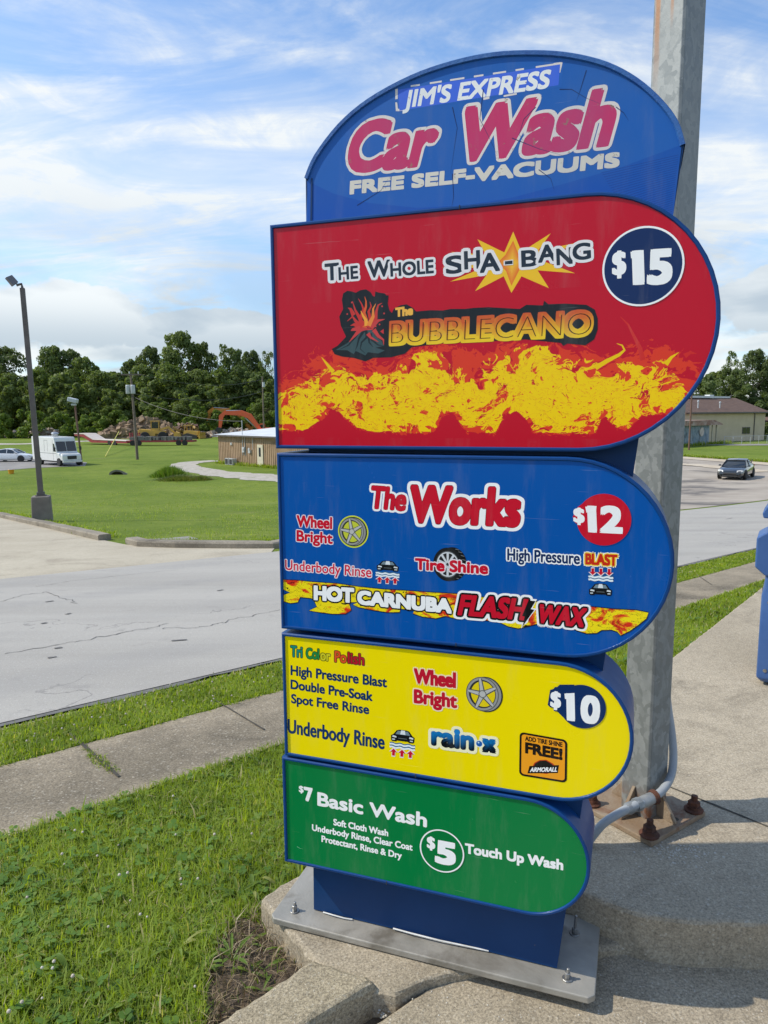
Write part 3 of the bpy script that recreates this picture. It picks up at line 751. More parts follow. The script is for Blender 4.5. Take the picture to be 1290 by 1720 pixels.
def flame_mat():
    m, t = new_mat('printed_flames')
    o = t.n('ShaderNodeTexCoord').outputs['Object']
    e = t.n('ShaderNodeAttribute', attribute_name='env').outputs['Fac']        # + inside the flame band, - outside
    e2 = t.n('ShaderNodeAttribute', attribute_name='env2').outputs['Fac']
    mp = t.mapping(o, (1, 1, 1.25))
    wv = t.n('ShaderNodeTexNoise', {'Vector': mp, 'Scale': 7.0, 'Detail': 3.0, 'Roughness': .5}).outputs['Color']
    warp = t.n('ShaderNodeMix', data_type='VECTOR')
    wx = t.n('ShaderNodeVectorMath', {0: wv, 1: (.5, .5, .5)}, operation='SUBTRACT').outputs[0]
    wx = t.n('ShaderNodeVectorMath', {0: wx, 3: .16}, operation='SCALE').outputs[0]
    q = t.n('ShaderNodeVectorMath', {0: mp, 1: wx}, operation='ADD').outputs[0]
    n1 = t.noise(q, 13, 5, .62, .8); n2 = t.noise(t.mapping(q, (1, 1, 1), (4, 2, 9)), 17, 5, .6, 1.2); n3 = t.noise(t.mapping(q, (1, 1, 1.4), (1, 7, 3)), 30, 4, .6, 1.5)
    sharp = lambda x, c, w_: t.m('MULTIPLY_ADD', t.m('SUBTRACT', x, c), 1 / w_, .5, True)
    yel = sharp(t.m('ADD', t.m('MINIMUM', e, .22), t.m('MULTIPLY', t.m('SUBTRACT', n1, .5), 2.6)), .0, .05)
    hole = t.m('MULTIPLY', sharp(n2, .510, .012), sharp(t.m('ADD', e, t.m('MULTIPLY', n3, 1.2)), 1.9, -.06))
    flick = t.m('MAXIMUM', sharp(n3, .615, .010), sharp(t.m('ABSOLUTE', t.m('SUBTRACT', n3, .44)), .006, -.003))
    yel = t.m('MULTIPLY', yel, t.m('SUBTRACT', 1.0, t.m('MAXIMUM', hole, flick)), clamp=True)
    ring = sharp(t.m('ABSOLUTE', t.m('SUBTRACT', n2, .5)), .014, -.006)
    yel = t.m('MAXIMUM', yel, t.m('MULTIPLY', ring, sharp(e, -.25, .05)))
    orange = sharp(t.m('ADD', t.m('MINIMUM', e2, .42), t.m('MULTIPLY', t.m('SUBTRACT', n2, .5), 2.8)), .0, .06)
    wisp = t.m('MULTIPLY', sharp(t.m('ABSOLUTE', t.m('SUBTRACT', n1, .5)), .020, -.006), sharp(t.m('ADD', e2, t.m('MULTIPLY', t.m('SUBTRACT', n3, .5), 2.0)), -.75, .05))
    orange = t.m('MAXIMUM', orange, wisp)
    deep = t.m('MULTIPLY', sharp(t.noise(t.mapping(q, (1, 1, 1.2), (8, 1, 5)), 19, 5, .6, 1.3), .56, .012), orange)
    col = t.mix(orange, CR, lin((226, 58, 34)))
    col = t.mix(deep, col, CR)
    col = t.mix(yel, col, lin((250, 208, 0)))
    bp = t.n('ShaderNodeBump', {'Strength': .025, 'Distance': .01, 'Height': t.noise(o, 5, 3)})
    out(t, t.n('ShaderNodeBsdfPrincipled', {'Base Color': col, 'Roughness': .24, 'Specular IOR Level': .28, 'Normal': bp.outputs[0]}).outputs[0]); return m
M['flames'] = flame_mat()
# flame band: a fine grid on the face carrying how far inside the flames each point is
bot = [(455, 715), (470, 722), (510, 722), (545, 700), (556, 684), (580, 700), (598, 716), (625, 724), (700, 726), (730, 724), (744, 694), (760, 690), (785, 724), (832, 726), (848, 698), (868, 688), (882, 700), (898, 726), (990, 727), (1004, 724), (1010, 694), (1035, 716), (1052, 722), (1075, 700), (1110, 692), (1150, 686), (1180, 680), (1215, 670)]
topy = [(455, 672), (500, 650), (540, 628), (570, 618), (600, 634), (640, 630), (680, 612), (705, 590), (740, 596), (760, 622), (800, 618), (830, 600), (850, 596), (880, 584), (905, 578), (930, 592), (960, 610), (990, 606), (1010, 616), (1050, 612), (1090, 616), (1115, 606), (1130, 630), (1160, 664), (1215, 674)]
topo = [(455, 652), (500, 628), (540, 590), (570, 588), (600, 606), (640, 612), (680, 596), (705, 578), (800, 592), (880, 575), (930, 580), (990, 594), (1040, 604), (1075, 588), (1110, 582), (1150, 606), (1180, 622), (1215, 626)]
def curve_uv(P):
    U = np.array([g.uv(*p) for p in P]); o_ = np.argsort(U[:, 0]); return U[o_, 0], U[o_, 1]
bu, bv = curve_uv(bot); tu, tv = curve_uv(topy); ou, ov = curve_uv(topo)
vb, vt = 1.535, 1.90; nv, nu = 74, 230
rr = (2.116 - 1.503) / 2 - .0095; ccx, ccz = 1.088 - (2.116 - 1.503) / 2, (2.116 + 1.503) / 2
V = []; E1 = []; E2 = []
for j in range(nv + 1):
    v = vb + (vt - vb) * j / nv; umax = ccx + math.sqrt(max(rr * rr - (v - ccz) ** 2, 0)) - .0005; umin = -.0485
    for i in range(nu + 1):
        u = umin + (umax - umin) * i / nu; V.append((u, FACE - .00003, v))
        B, T_, O_ = np.interp(u, bu, bv), np.interp(u, tu, tv), np.interp(u, ou, ov)
        E1.append(float(min((v - B) / .012, (T_ - v) / .028, 1.6))); E2.append(float(min((v - B) / .010 + .1, (O_ - v) / .030, 1.6)))
i = np.arange(nv)[:, None] * (nu + 1) + np.arange(nu)[None, :]
Q = np.stack([i, i + 1, i + nu + 2, i + nu + 1], -1).reshape(-1, 4)
g.up(.00002)
fl = arrays_mesh('flame_print', V, Q, M['flames'], bx1)
fl.data.attributes.new('env', 'FLOAT', 'POINT').data.foreach_set('value', np.array(E1, np.float32))
fl.data.attributes.new('env2', 'FLOAT', 'POINT').data.foreach_set('value', np.array(E2, np.float32))
# long licks rising at both ends
for P_, c_ in (([(540, 640), (536, 612), (530, 590), (525, 560), (524, 534)], (226, 58, 34)), ([(1118, 612), (1140, 600), (1152, 575), (1160, 545), (1162, 512)], (214, 40, 36)), ([(1080, 605), (1075, 585), (1065, 565), (1055, 545), (1042, 532)], (214, 40, 36)),
               ([(1000, 618), (1020, 606), (1040, 596), (1049, 588), (1045, 580), (1036, 577)], (244, 200, 0)), ([(1118, 612), (1128, 600), (1140, 592)], (244, 200, 0)), ([(560, 625), (548, 610), (540, 600)], (244, 200, 0)), ([(1150, 598), (1160, 592), (1170, 594)], (214, 40, 36))):
    g.stroke(P_, .012, lin(c_), taper=True)

STAR = [(862, 389), (876, 423), (925, 392), (904, 421), (968, 408), (908, 437), (966, 459), (903, 454), (922, 484), (876, 464), (859, 492), (846, 464), (798, 489), (817, 462), (756, 473), (810, 450), (742, 449), (808, 438), (757, 423), (816, 428), (802, 402), (847, 424)]
g.pxpoly(STAR, lin((247, 196, 40)))
st = [g.uv(*p) for p in ((862, 404), (872, 430), (886, 440), (872, 454), (859, 480), (850, 455), (836, 441), (849, 428))]; cst = g.uv(860, 441)
g.lay(st + [cst], [(k, (k + 1) % 8, 8) for k in range(8)], [lin((236, 112, 40))] * 8 + [lin((252, 206, 60))]); g.up()
DK = lin((36, 48, 62))
def serif(body, bl, br, tl):
    g.text(body, bl, br, tl, DK, .042, [(.17, lin((236, 232, 232)))])
for a in (('T', (546, 472), (570, 470), (545, 443)), ('HE', (569, 471), (602, 468), (568, 449)), ('W', (618, 467), (656, 464), (617, 439)), ('HOLE', (656, 465), (729, 459), (655, 442)),
          ('S', (749, 461), (779, 458), (748, 431)), ('H', (780, 453), (807, 451), (779, 422)), ('A', (806, 459), (840, 455), (805, 427)), ('B', (876, 449), (904, 447), (875, 421)), ('A', (904, 442), (935, 438), (903, 413)),
          ('N', (935, 446), (962, 443), (934, 418)), ('G', (962, 438), (993, 435), (961, 410))): serif(*a)
g.pxpoly([(846, 438), (862, 436), (862, 445), (846, 446)], lin((236, 232, 232))); g.pxpoly([(848, 439), (861, 437.5), (861, 443.5), (848, 444.5)], DK)
# the volcano badge and its wording
zo = lambda x, y: (540 + .217 * x, 380 + .217 * y)
sil = [zo(*p) for p in ((80, 950), (125, 925), (190, 855), (150, 770), (138, 700), (168, 640), (158, 570), (168, 520), (200, 500), (235, 505), (265, 515), (300, 495), (345, 488), (380, 510), (398, 540), (414, 545), (416, 505), (450, 515), (490, 520), (502, 535), (520, 535), (513, 600), (526, 650), (545, 672), (560, 640), (610, 612), (660, 604), (712, 635), (732, 660), (840, 650), (940, 652), (1000, 640), (1110, 640), (1180, 632))]
sil += [(820, 516), (873, 519), (884, 512), (912, 513), (914, 505), (921, 511), (950, 510), (985, 512), (999, 520), (1004, 535), (1004, 553), (998, 570), (983, 580), (953, 577), (946, 581), (942, 576), (882, 570), (842, 572), (748, 576), (692, 583), (680, 594), (657, 600), (627, 601), (614, 607), (594, 601), (575, 599), (562, 595)]
g.pxpoly(sil, lin((24, 30, 36)))
g.pxpoly([zo(*p) for p in ((110, 958), (200, 905), (250, 860), (285, 800), (330, 788), (380, 792), (410, 810), (425, 850), (480, 890), (484, 925), (420, 940), (490, 962), (440, 985), (360, 975), (340, 1000), (265, 965), (250, 990), (200, 960))], lin((58, 82, 86)))
for P_ in ([(300, 800), (260, 860), (210, 920), (140, 955)], [(330, 805), (290, 870), (275, 930), (262, 960)], [(345, 800), (350, 860), (310, 900), (300, 950), (340, 985)], [(400, 800), (430, 850), (470, 885), (480, 920)], [(380, 830), (390, 880), (440, 920), (480, 925)], [(365, 840), (370, 900), (400, 935)]):
    g.stroke([zo(*p) for p in P_], .0085, lin((28, 40, 46)), taper=True)
for P_ in ([(300, 800), (340, 795), (400, 800)], [(295, 805), (255, 850), (215, 895)], [(405, 800), (440, 850), (480, 880), (482, 920)], [(360, 830), (380, 860), (440, 895)]):
    g.stroke([zo(*p) for p in P_], .012, lin((206, 62, 62)), taper=True)
for P_, c_ in (([(320, 785), (300, 740), (310, 690), (325, 640), (310, 600), (285, 560)], (206, 52, 48)), ([(335, 785), (345, 720), (330, 670), (345, 620), (345, 580), (335, 545)], (226, 96, 50)), ([(360, 785), (380, 720), (365, 660), (385, 620), (375, 585)], (206, 52, 48)),
               ([(375, 785), (420, 720), (425, 660), (440, 610), (470, 595)], (206, 52, 48)), ([(310, 785), (270, 740), (240, 700), (200, 735)], (206, 52, 48)), ([(300, 785), (250, 760), (225, 770)], (206, 52, 48)), ([(385, 785), (440, 730), (490, 720)], (206, 62, 62)), ([(325, 770), (290, 700), (262, 650), (240, 580)], (206, 52, 48)),
               ([(350, 770), (345, 730), (320, 690), (305, 655)], (248, 170, 60)), ([(365, 770), (400, 700), (400, 640), (420, 600)], (240, 140, 60)), ([(300, 790), (240, 800), (228, 810)], (206, 62, 62)), ([(250, 690), (225, 640), (205, 632)], (206, 52, 48))):
    g.stroke([zo(*p) for p in P_], .013, lin(c_), taper=True)
for p in ((200, 680), (235, 590), (470, 620), (485, 675), (450, 760), (420, 775)): g.disc(g.uv(*zo(*p)), .0024, lin((206, 62, 62)), 8)
g.pxpoly([zo(*p) for p in ((455, 815), (482, 795), (482, 835))], lin((206, 50, 56)))
g.text('The', (664, 533), (694, 529), (664, 517), lin((246, 186, 76)), .075)
gt, gb_ = lin((205, 44, 44)), lin((252, 220, 40))
grad = lambda v: tuple(gb_[k] + (gt[k] - gb_[k]) * min(1, max(0, v)) ** .9 for k in range(3))
g.text('BUBBLECANO', (653, 582), (996, 566), (654, 539), grad, .105)
g.text('BUBBLECANO', (657, 577.5), (992, 562.5), (658, 542.5), lin((58, 12, 8)), .0, off=-.032)
g.build('face_panel', M['vinyl'], bx1)
def badge(bx, c_px, r, col, ring=None, bump_px=None, off=.0012):
    b = Print(FACE - off)
    c = b.uv(*c_px)
    if ring: b.disc(c, r, ring)
    b.disc(c, r - (.0045 if ring else 0), col)
    if bump_px: b.pxpoly(bump_px, col)
    return b
b = badge(bx1, (1079.5, 447.5), .0905, lin((10, 42, 92)), WHITE)
b.text('$', (1028, 463), (1052, 460), (1028, 423), WHITE, .045)
b.text('1', (1063, 479), (1083, 478), (1061, 421), WHITE, .07); b.text('5', (1086, 479), (1129, 477), (1088, 419), WHITE, .065)
b.pxpoly([(1059, 423), (1080, 421), (1078, 433), (1060, 434)], WHITE)
b.build('price_badge', M['vinyl'], bx1)

# icons ---------------------------------------------------
def frame_map(pr, bl, br, tl):
    BL, BR, TL = pr.uv(*bl), pr.uv(*br), pr.uv(*tl)
    return lambda a, b_: BL + a * (BR - BL) + b_ * (TL - BL)
def car_icon(pr, bl, br, tl, rain=False):
    f = frame_map(pr, bl, br, tl); yc = .0 if rain else .55
    P = lambda pts: [f(a, yc + b_ * .45) for a, b_ in pts]
    pr.poly(P([(.06, .10), (.10, .0), (.26, .0), (.29, .08), (.71, .08), (.74, .0), (.90, .0), (.94, .10), (.95, .48), (.86, .60), (.74, .95), (.64, 1.02), (.36, 1.02), (.26, .95), (.14, .60), (.05, .48)]), lin((18, 22, 26)))
    pr.poly(P([(.22, .62), (.78, .62), (.69, .92), (.31, .92)]), lin((120, 140, 150))); pr.poly(P([(.40, .64), (.60, .64), (.57, .98), (.43, .98)]), lin((226, 232, 234)))
    for x in (.10, .74): pr.poly(P([(x, .36), (x + .16, .32), (x + .16, .45), (x + .02, .50)]), lin((222, 228, 230)))
    for x in (.10, .78): pr.poly(P([(x, .12), (x + .11, .12), (x + .11, .22), (x, .22)]), lin((206, 214, 216)))
    pr.poly(P([(.34, .28), (.66, .28), (.66, .32), (.34, .32)]), lin((120, 128, 132)))
    for k in range(4):
        y0 = (.60 if rain else .32) + k * .055
        w_ = [f(.02 + .96 * i / 24, y0 + .018 * math.sin(i / 24 * 6 * math.pi)) for i in range(25)]
        pr.stroke(w_, .0052 if k % 2 == 0 else .0030, lin((236, 244, 248)) if k % 2 == 0 else lin((40, 100, 140)), px=False)
    for x in (.18, .5, .82):
        if rain: A = [(x - .13, .90), (x, .78), (x + .13, .90), (x + .055, .90), (x + .055, 1.04), (x - .055, 1.04), (x - .055, .90)]
        else: A = [(x - .13, .14), (x, .27), (x + .13, .14), (x + .055, .14), (x + .055, .0), (x - .055, .0), (x - .055, .14)]
        c = np.mean([f(*q) for q in A], axis=0)
        pr.poly([c + (f(*q) - c) * 1.32 for q in A], lin((240, 226, 226))); pr.poly([f(*q) for q in A], RED)
def wheel_icon(pr, c_px, r, halo=None, hub=(190, 190, 186), gap=None):
    c = pr.uv(*c_px)
    if halo: pr.disc(c + np.array([.002, 0]), r * 1.12, lin(halo)); pr.disc(c + np.array([.002, 0]), r * 1.03, lin((20, 70, 50)))
    pr.disc(c + np.array([r * .14, 0]), r * .92, lin((48, 48, 46)), ry=r); pr.disc(c + np.array([r * .10, 0]), r * .88, lin((150, 150, 146)), ry=r * .95)
    pr.disc(c + np.array([-r * .06, 0]), r * .90, lin((92, 92, 88)), ry=r * .97); pr.disc(c + np.array([-r * .06, 0]), r * .85, lin((156, 156, 152)), ry=r * .92)
    pr.disc(c + np.array([-r * .06, 0]), r * .74, lin((52, 52, 50)), ry=r * .80)
    pr.disc(c + np.array([-r * .02, .0]), r * .66, lin(gap or (60, 70, 60)), ry=r * .72)
    c = c + np.array([-r * .05, 0])
    for k in range(5):
        a = R(90 + 72 * k + 10); d = np.array([math.cos(a) * .80, math.sin(a) * .88]) * r; nn = np.array([-math.sin(a), math.cos(a)]) * r
        pr.poly([c + nn * .17, c - nn * .17, c + d - nn * .10, c + d + nn * .10], lin((84, 84, 80))); pr.poly([c + nn * .12, c - nn * .10, c + d - nn * .04, c + d + nn * .07], lin(hub))
    pr.disc(c, r * .22, lin((100, 100, 96)), 20); pr.disc(c, r * .17, lin(hub), 20)
def tire_icon(pr, c_px, r):
    c = pr.uv(*c_px)
    pr.disc(c + np.array([r * .28, .002]), r * .86, lin((22, 24, 26)), ry=r)
    for k in range(9):
        a = R(-62 + k * 15.5); q = c + np.array([r * .28, .002]) + np.array([math.cos(a) * r * .84, math.sin(a) * r * .97]); pr.stroke([q, q - np.array([r * .22, -.002])], .0016, lin((120, 126, 128)), px=False)
    pr.disc(c, r * .88, lin((30, 32, 34)), ry=r); pr.disc(c, r * .70, lin((92, 96, 98)), ry=r * .80, inner=r * .66); pr.disc(c, r * .66, lin((214, 218, 220)), ry=r * .74); pr.disc(c, r * .59, lin((38, 40, 42)), ry=r * .67)
    for k in range(10):
        a = R(18 + 36 * k); d = np.array([math.cos(a) * .60, math.sin(a) * .68]) * r; nn = np.array([-math.sin(a), math.cos(a)]) * r
        pr.poly([c + nn * .05, c - nn * .05, c + d - nn * .07, c + d + nn * .07], lin((214, 218, 220)))
    pr.disc(c, r * .17, lin((206, 210, 212)), 20); pr.disc(c, r * .09, lin((50, 52, 54)), 14)

# blue -------------------------------------------------
bx2, in2 = menu_box(-.056, .970, 1.490, 1.016, 'blue menu box below the red one')
seam(bx2, .475, .975)
g = Print(FACE); g.poly(in2, lin((0, 84, 166)))
PINKW = lin((240, 228, 232))
for body_, bl, br, tl, bo in (('The', (620, 854), (681, 859), (622, 815), .05), ('Works', (686, 878), (873, 886), (686, 814), .054)):
    g.text(body_, bl, br, tl, RED, bo, [(.095, WHITE), (.014, lin((110, 10, 30)))], slant=.06)
g.text('Wheel', (498, 885), (558, 889), (498, 865), RED, .05, [(.075, PINKW)]); g.text('Bright', (498, 909), (559, 914), (498, 890), RED, .05, [(.075, PINKW)])
wheel_icon(g, (592, 893), .041, halo=(214, 222, 60), gap=(200, 206, 60))
g.text('Underbody Rinse', (479, 957), (624, 970), (479, 940), lin((214, 40, 70)), .022, [(.085, PINKW)])
car_icon(g, (630, 978), (671, 981), (631, 941))
tire_icon(g, (752, 948), .046)
g.text('Tire Shine', (697, 957), (820, 965), (697, 937), RED, .065, [(.085, PINKW)])
g.text('High Pressure', (852, 941), (974, 948), (852, 921), NAVY, .035, [(.11, WHITE)])
g.text('BLAST', (983, 948), (1037, 951), (983, 929), lin((206, 44, 24)), .06, [(.16, WHITE), (.10, lin((250, 214, 60)))])
car_icon(g, (987, 999), (1030, 1001), (988, 956), rain=True)
def lava_mat():
    m, t = new_mat('printed_lava_band'); o = t.n('ShaderNodeTexCoord').outputs['Object']
    mp = t.mapping(o, (.8, 1, 1.5)); n1 = t.noise(mp, 16, 5, .6, 1.4); n2 = t.noise(t.mapping(mp, loc=(3, 5, 2)), 21, 5, .62, 1.6)
    sharp = lambda x, c, w_: t.m('MULTIPLY_ADD', t.m('SUBTRACT', x, c), 1 / w_, .5, True)
    col = t.mix(sharp(n1, .53, .02), lin((250, 226, 24)), lin((240, 140, 30))); col = t.mix(sharp(n1, .58, .015), col, lin((222, 50, 28)))
    col = t.mix(sharp(n2, .645, .01), col, lin((20, 16, 14))); col = t.mix(sharp(t.m('ABSOLUTE', t.m('SUBTRACT', n2, .47)), .0055, -.003), col, lin((40, 26, 10)))
    out(t, t.n('ShaderNodeBsdfPrincipled', {'Base Color': col, 'Roughness': .24}).outputs[0]); return m
M['lava'] = lava_mat()
z4 = lambda x, y: (450 + .2713 * x, 740 + .2713 * y); z5 = lambda x, y: (790 + .279 * x, 740 + .279 * y)
band = [z4(*p) for p in ((92, 862), (180, 866), (280, 876), (430, 886), (560, 905), (700, 920), (860, 930), (1000, 940), (1180, 950))] + [z5(*p) for p in ((40, 942), (200, 950), (330, 965), (480, 978), (620, 985), (720, 1000), (860, 1015), (1000, 1022), (1072, 1036))]
band += [z5(*p) for p in ((1060, 1070), (1010, 1110), (960, 1145), (905, 1172), (885, 1150), (850, 1138), (790, 1140), (760, 1158), (700, 1160), (640, 1142), (610, 1120), (500, 1105), (420, 1098), (330, 1120), (290, 1130), (230, 1118), (170, 1090), (90, 1080), (0, 1062))]
band += [z4(*p) for p in ((1180, 1105), (1100, 1085), (1040, 1100), (960, 1090), (900, 1070), (905, 1050), (820, 1040), (815, 1062), (740, 1062), (660, 1050), (560, 1030), (528, 1015), (560, 1000), (500, 1000), (515, 1050), (480, 1072), (400, 1072), (320, 1062), (255, 1052), (305, 1030), (290, 995), (270, 975), (200, 968), (185, 1000), (140, 1006), (100, 995), (90, 960), (140, 940), (92, 920))]
bb = MB(); P_ = [g.uv(*p) for p in band]; tr = tessellate_polygon([[Vector((p[0], p[1], 0)) for p in P_]])
def edge_grow(P, k):
    c = np.array(P); o_ = []
    for i in range(len(c)):
        d = c[(i + 1) % len(c)] - c[i - 1]; d /= np.linalg.norm(d) + 1e-9; o_.append(c[i] + np.array([d[1], -d[0]]) * k)
    return o_
ar = sum(P_[i][0] * P_[(i + 1) % len(P_)][1] - P_[(i + 1) % len(P_)][0] * P_[i][1] for i in range(len(P_)))
g.poly(edge_grow(P_, .0022 if ar > 0 else -.0022), lin((16, 16, 20)))
bb.add([(p[0], FACE - g.z - .00001, p[1]) for p in P_], [tuple(t) for t in tr]); ob = bb.build('lava_band', M['lava'], bx2); g.up(.00003)
me = ob.data; bm = bmesh.new(); bm.from_mesh(me); bmesh.ops.reverse_faces(bm, faces=[f for f in bm.faces if f.normal.y > 0]); bm.to_mesh(me); bm.free()
for body_, bl, br, tl in (('HOT', (527, 1008), (595, 1013), (527, 983)), ('CARNUBA', (600, 1015), (759, 1031), (600, 991))):
    g.text(body_, bl, br, tl, WHITE, .085, [(.10, BLACK)])
g.pxpoly([z5(*p) for p in ((338, 950), (402, 955), (375, 1008), (398, 1012), (306, 1132), (322, 1066), (300, 1062))], WHITE)
g.text('FLASH', (768, 1033), (880, 1042), (771, 998), RED, .055, [(.19, WHITE), (.09, BLACK)], slant=.12)
g.text('WAX', (900, 1046), (980, 1054), (903, 1014), RED, .055, [(.19, WHITE), (.09, BLACK)], slant=.12)
g.pxpoly([z5(*p) for p in ((350, 962), (393, 966), (364, 1014), (386, 1018), (312, 1122), (332, 1060), (312, 1055))], BLACK)
g.build('face_panel', M['vinyl'], bx2)
b = badge(bx2, (1014, 873), .0650, RED, None, [(1000, 842), (978, 846), (970, 852), (962, 868), (966, 878), (975, 882), (985, 895)])
b.text('$', (963, 877), (982, 879), (963, 852), WHITE, .05)
b.text('1', (988, 894), (1003, 895), (986, 849), WHITE, .07); b.text('2', (1007, 895), (1046, 897), (1008, 849), WHITE, .062)
b.pxpoly([(983, 851), (1002, 850), (1001, 860), (985, 861)], WHITE)
b.build('price_badge', M['vinyl'], bx2)

# yellow -------------------------------------------------
bx3, in3 = menu_box(-.056, .571, .957, .941, 'yellow menu box')
seam(bx3, .36, .576)
g = Print(FACE); g.poly(in3, lin((250, 226, 0)))
for body_, bl, br, tl, c_ in (('Tri', (488, 1103), (508, 1105), (488, 1084), (20, 140, 120)), ('Col', (514, 1106), (536, 1108), (514, 1088), (30, 140, 70)), ('or', (538, 1109), (555, 1111), (538, 1091), (214, 206, 40)), ('Po', (562, 1112), (582, 1114), (562, 1093), (226, 84, 36)), ('lish', (584, 1114), (612, 1118), (584, 1095), (190, 20, 44))):
    g.text(body_, bl, br, tl, lin(c_), .035, [(.06, lin((60, 60, 20)))])
N2 = lin((10, 52, 98))
for body_, bl, br, tl in (('High Pressure Blast', (488, 1134), (650, 1155), (488, 1117)), ('Double Pre-Soak', (488, 1157), (626, 1178), (488, 1141)), ('Spot Free Rinse', (489, 1181), (620, 1200), (489, 1165))):
    g.text(body_, bl, br, tl, N2, .045)
g.text('Underbody Rinse', (483, 1231), (646, 1259), (483, 1207), N2, .035)
car_icon(g, (653, 1268), (697, 1274), (655, 1224))
for body_, bl, br, tl in (('Wheel', (695, 1148), (766, 1156), (695, 1122)), ('Bright', (695, 1181), (768, 1190), (695, 1157))):
    g.text(body_, bl, br, tl, lin((196, 24, 48)), .06, [(.085, lin((250, 226, 190)))])
wheel_icon(g, (812, 1166), .0500, gap=(232, 208, 20))
gtop, gbot = lin((18, 128, 200)), lin((8, 16, 26))
g2 = lambda v: tuple(gbot[k] + (gtop[k] - gbot[k]) * min(1, max(0, (v - .28) / .42)) for k in range(3))
g.text('rain', (724, 1252), (797, 1262), (724, 1217), g2, .075, [(.13, lin((250, 244, 200)))])
g.text('x', (809, 1263), (834, 1266), (809, 1230), g2, .09, [(.14, lin((250, 244, 200)))])
c = g.uv(805, 1249); g.disc(c, .0105, lin((240, 246, 240)), 20); g.disc(c, .0085, lin((16, 90, 170)), 20); g.disc(c + np.array([-.002, .003]), .0025, lin((190, 224, 244)), 10)
def rrect(pr, q, ins, rad):
    Q = [pr.uv(*p) for p in q]; c0 = sum(Q) / 4; Q = [p + (c0 - p) / np.linalg.norm(c0 - p) * ins * 1.414 for p in Q]; P = []
    for i in range(4):
        p, a, b_ = Q[i], Q[i - 1], Q[(i + 1) % 4]; da, db = (a - p) / np.linalg.norm(a - p), (b_ - p) / np.linalg.norm(b_ - p)
        for k in range(6):
            t = R(90 * k / 5); P.append(p + da * rad * (1 - math.sin(t)) + db * rad * (1 - math.cos(t)))
    return P
q = [(873, 1229), (953, 1243), (952, 1315), (872, 1302)]
g.poly(rrect(g, q, 0, .012), lin((26, 22, 20))); g.poly(rrect(g, q, .0055, .008), lin((250, 164, 32)))
g.text('ADD TIRE SHINE', (882, 1244), (945, 1255), (882, 1236), lin((30, 22, 18)), .05); g.text('FREE!', (882, 1265), (945, 1277), (882, 1246), lin((30, 22, 18)), .07)
z7 = lambda x, y: (760 + .248 * x, 1090 + .248 * y)
g.pxpoly([z7(*p) for p in ((540, 800), (555, 770), (590, 752), (635, 750), (680, 775), (700, 795), (690, 830), (640, 846), (560, 838))], lin((196, 60, 30)))
g.pxpoly([z7(*p) for p in ((548, 800), (560, 775), (592, 757), (632, 755), (672, 778), (690, 798), (600, 830))], lin((30, 30, 28)))
g.pxpoly([z7(*p) for p in ((522, 792), (722, 786), (714, 840), (508, 842))], lin((22, 20, 20)))
g.text('ARMORALL', (890, 1296.5), (935.5, 1296), (890.5, 1289), WHITE, .045, slant=.15)
g.build('face_panel', M['vinyl'], bx3)
b = badge(bx3, (978, 1187), .0590, lin((10, 46, 96)), None, [(965, 1150), (940, 1150), (936, 1154), (932, 1154), (930, 1157), (924, 1159), (920, 1184), (924, 1188), (930, 1189), (930, 1194), (936, 1195), (945, 1204)])
b.text('$', (924, 1187), (942, 1190), (925, 1160), WHITE, .05)
b.text('1', (952, 1210), (966, 1212), (951, 1164), WHITE, .07); b.text('0', (974, 1213), (1007, 1218), (976, 1166), WHITE, .062)
b.pxpoly([(948, 1165), (965, 1164), (964, 1175), (949, 1174)], WHITE)
b.build('price_badge', M['vinyl'], bx3)

# green -------------------------------------------------
bx4, in4 = menu_box(-.066, .219, .565, .846, 'green bottom menu box')
seam(bx4, .27, .2235)
g = Print(FACE); g.poly(in4, lin((0, 124, 62)))
g.text('$', (502, 1330), (510, 1332), (502, 1319), WHITE, .04); g.text('7', (512, 1345), (527, 1348), (510, 1321), WHITE, .055)
g.text('Basic Wash', (533, 1353), (717, 1390), (533, 1330), WHITE, .052)
for body_, bl, br, tl in (('Soft Cloth Wash', (560, 1386), (652, 1405), (560, 1375)), ('Underbody Rinse, Clear Coat', (524, 1395), (693, 1429), (524, 1384)), ('Protectant, Rinse & Dry', (540, 1414), (675, 1443), (540, 1403))):
    g.text(body_, bl, br, tl, WHITE, .045)
g.text('Touch Up Wash', (781, 1433), (946, 1462), (781, 1416), WHITE, .055)
g.stroke([(499, 1422), (504, 1425), (509, 1426)], .002, lin((120, 190, 150)), taper=True)
g.build('face_panel', M['vinyl'], bx4)
b = Print(FACE - .0012); c = b.uv(742, 1429.5); b.disc(c, .0655, WHITE); b.disc(c, .0615, lin((0, 118, 58)))
b.text('$', (717, 1424), (731, 1427), (717, 1404), WHITE, .045); b.text('5', (730, 1449), (765, 1456), (732, 1410), WHITE, .075)
b.build('price_badge', M['vinyl'], bx4)

# ---- foot plate with anchor bolts, sealant, scuffs
MB().plan([(-.105, -.075), (-.120, -.060), (-.120, .230), (-.105, .245), (.855, .245), (.870, .230), (.870, -.058), (.853, -.075)], .004, .024).build('foot_plate', M['plate'], sign, bevel=.003)
def anchor(parent, x, y, z, mat, r=.019, stud=.05, tilt=0.0, washer=.030):
    m = MB(); m.lathe([(washer, z), (washer, z + .004)], (x, y, 0), 18); a0 = random.random()
    m.add([(x + r * math.cos(a0 + k * math.pi / 3), y + r * math.sin(a0 + k * math.pi / 3), z + h) for h in (.004, .021) for k in range(6)], [(k, (k + 1) % 6, 6 + (k + 1) % 6, 6 + k) for k in range(6)] + [tuple(range(5, -1, -1)), tuple(range(6, 12))])
    m.tube([(x, y, z + .01), (x + tilt * stud, y, z + stud)], r * .52, 10)
    return m.build('anchor_bolt', mat, parent, bevel=.0012, seg=1)
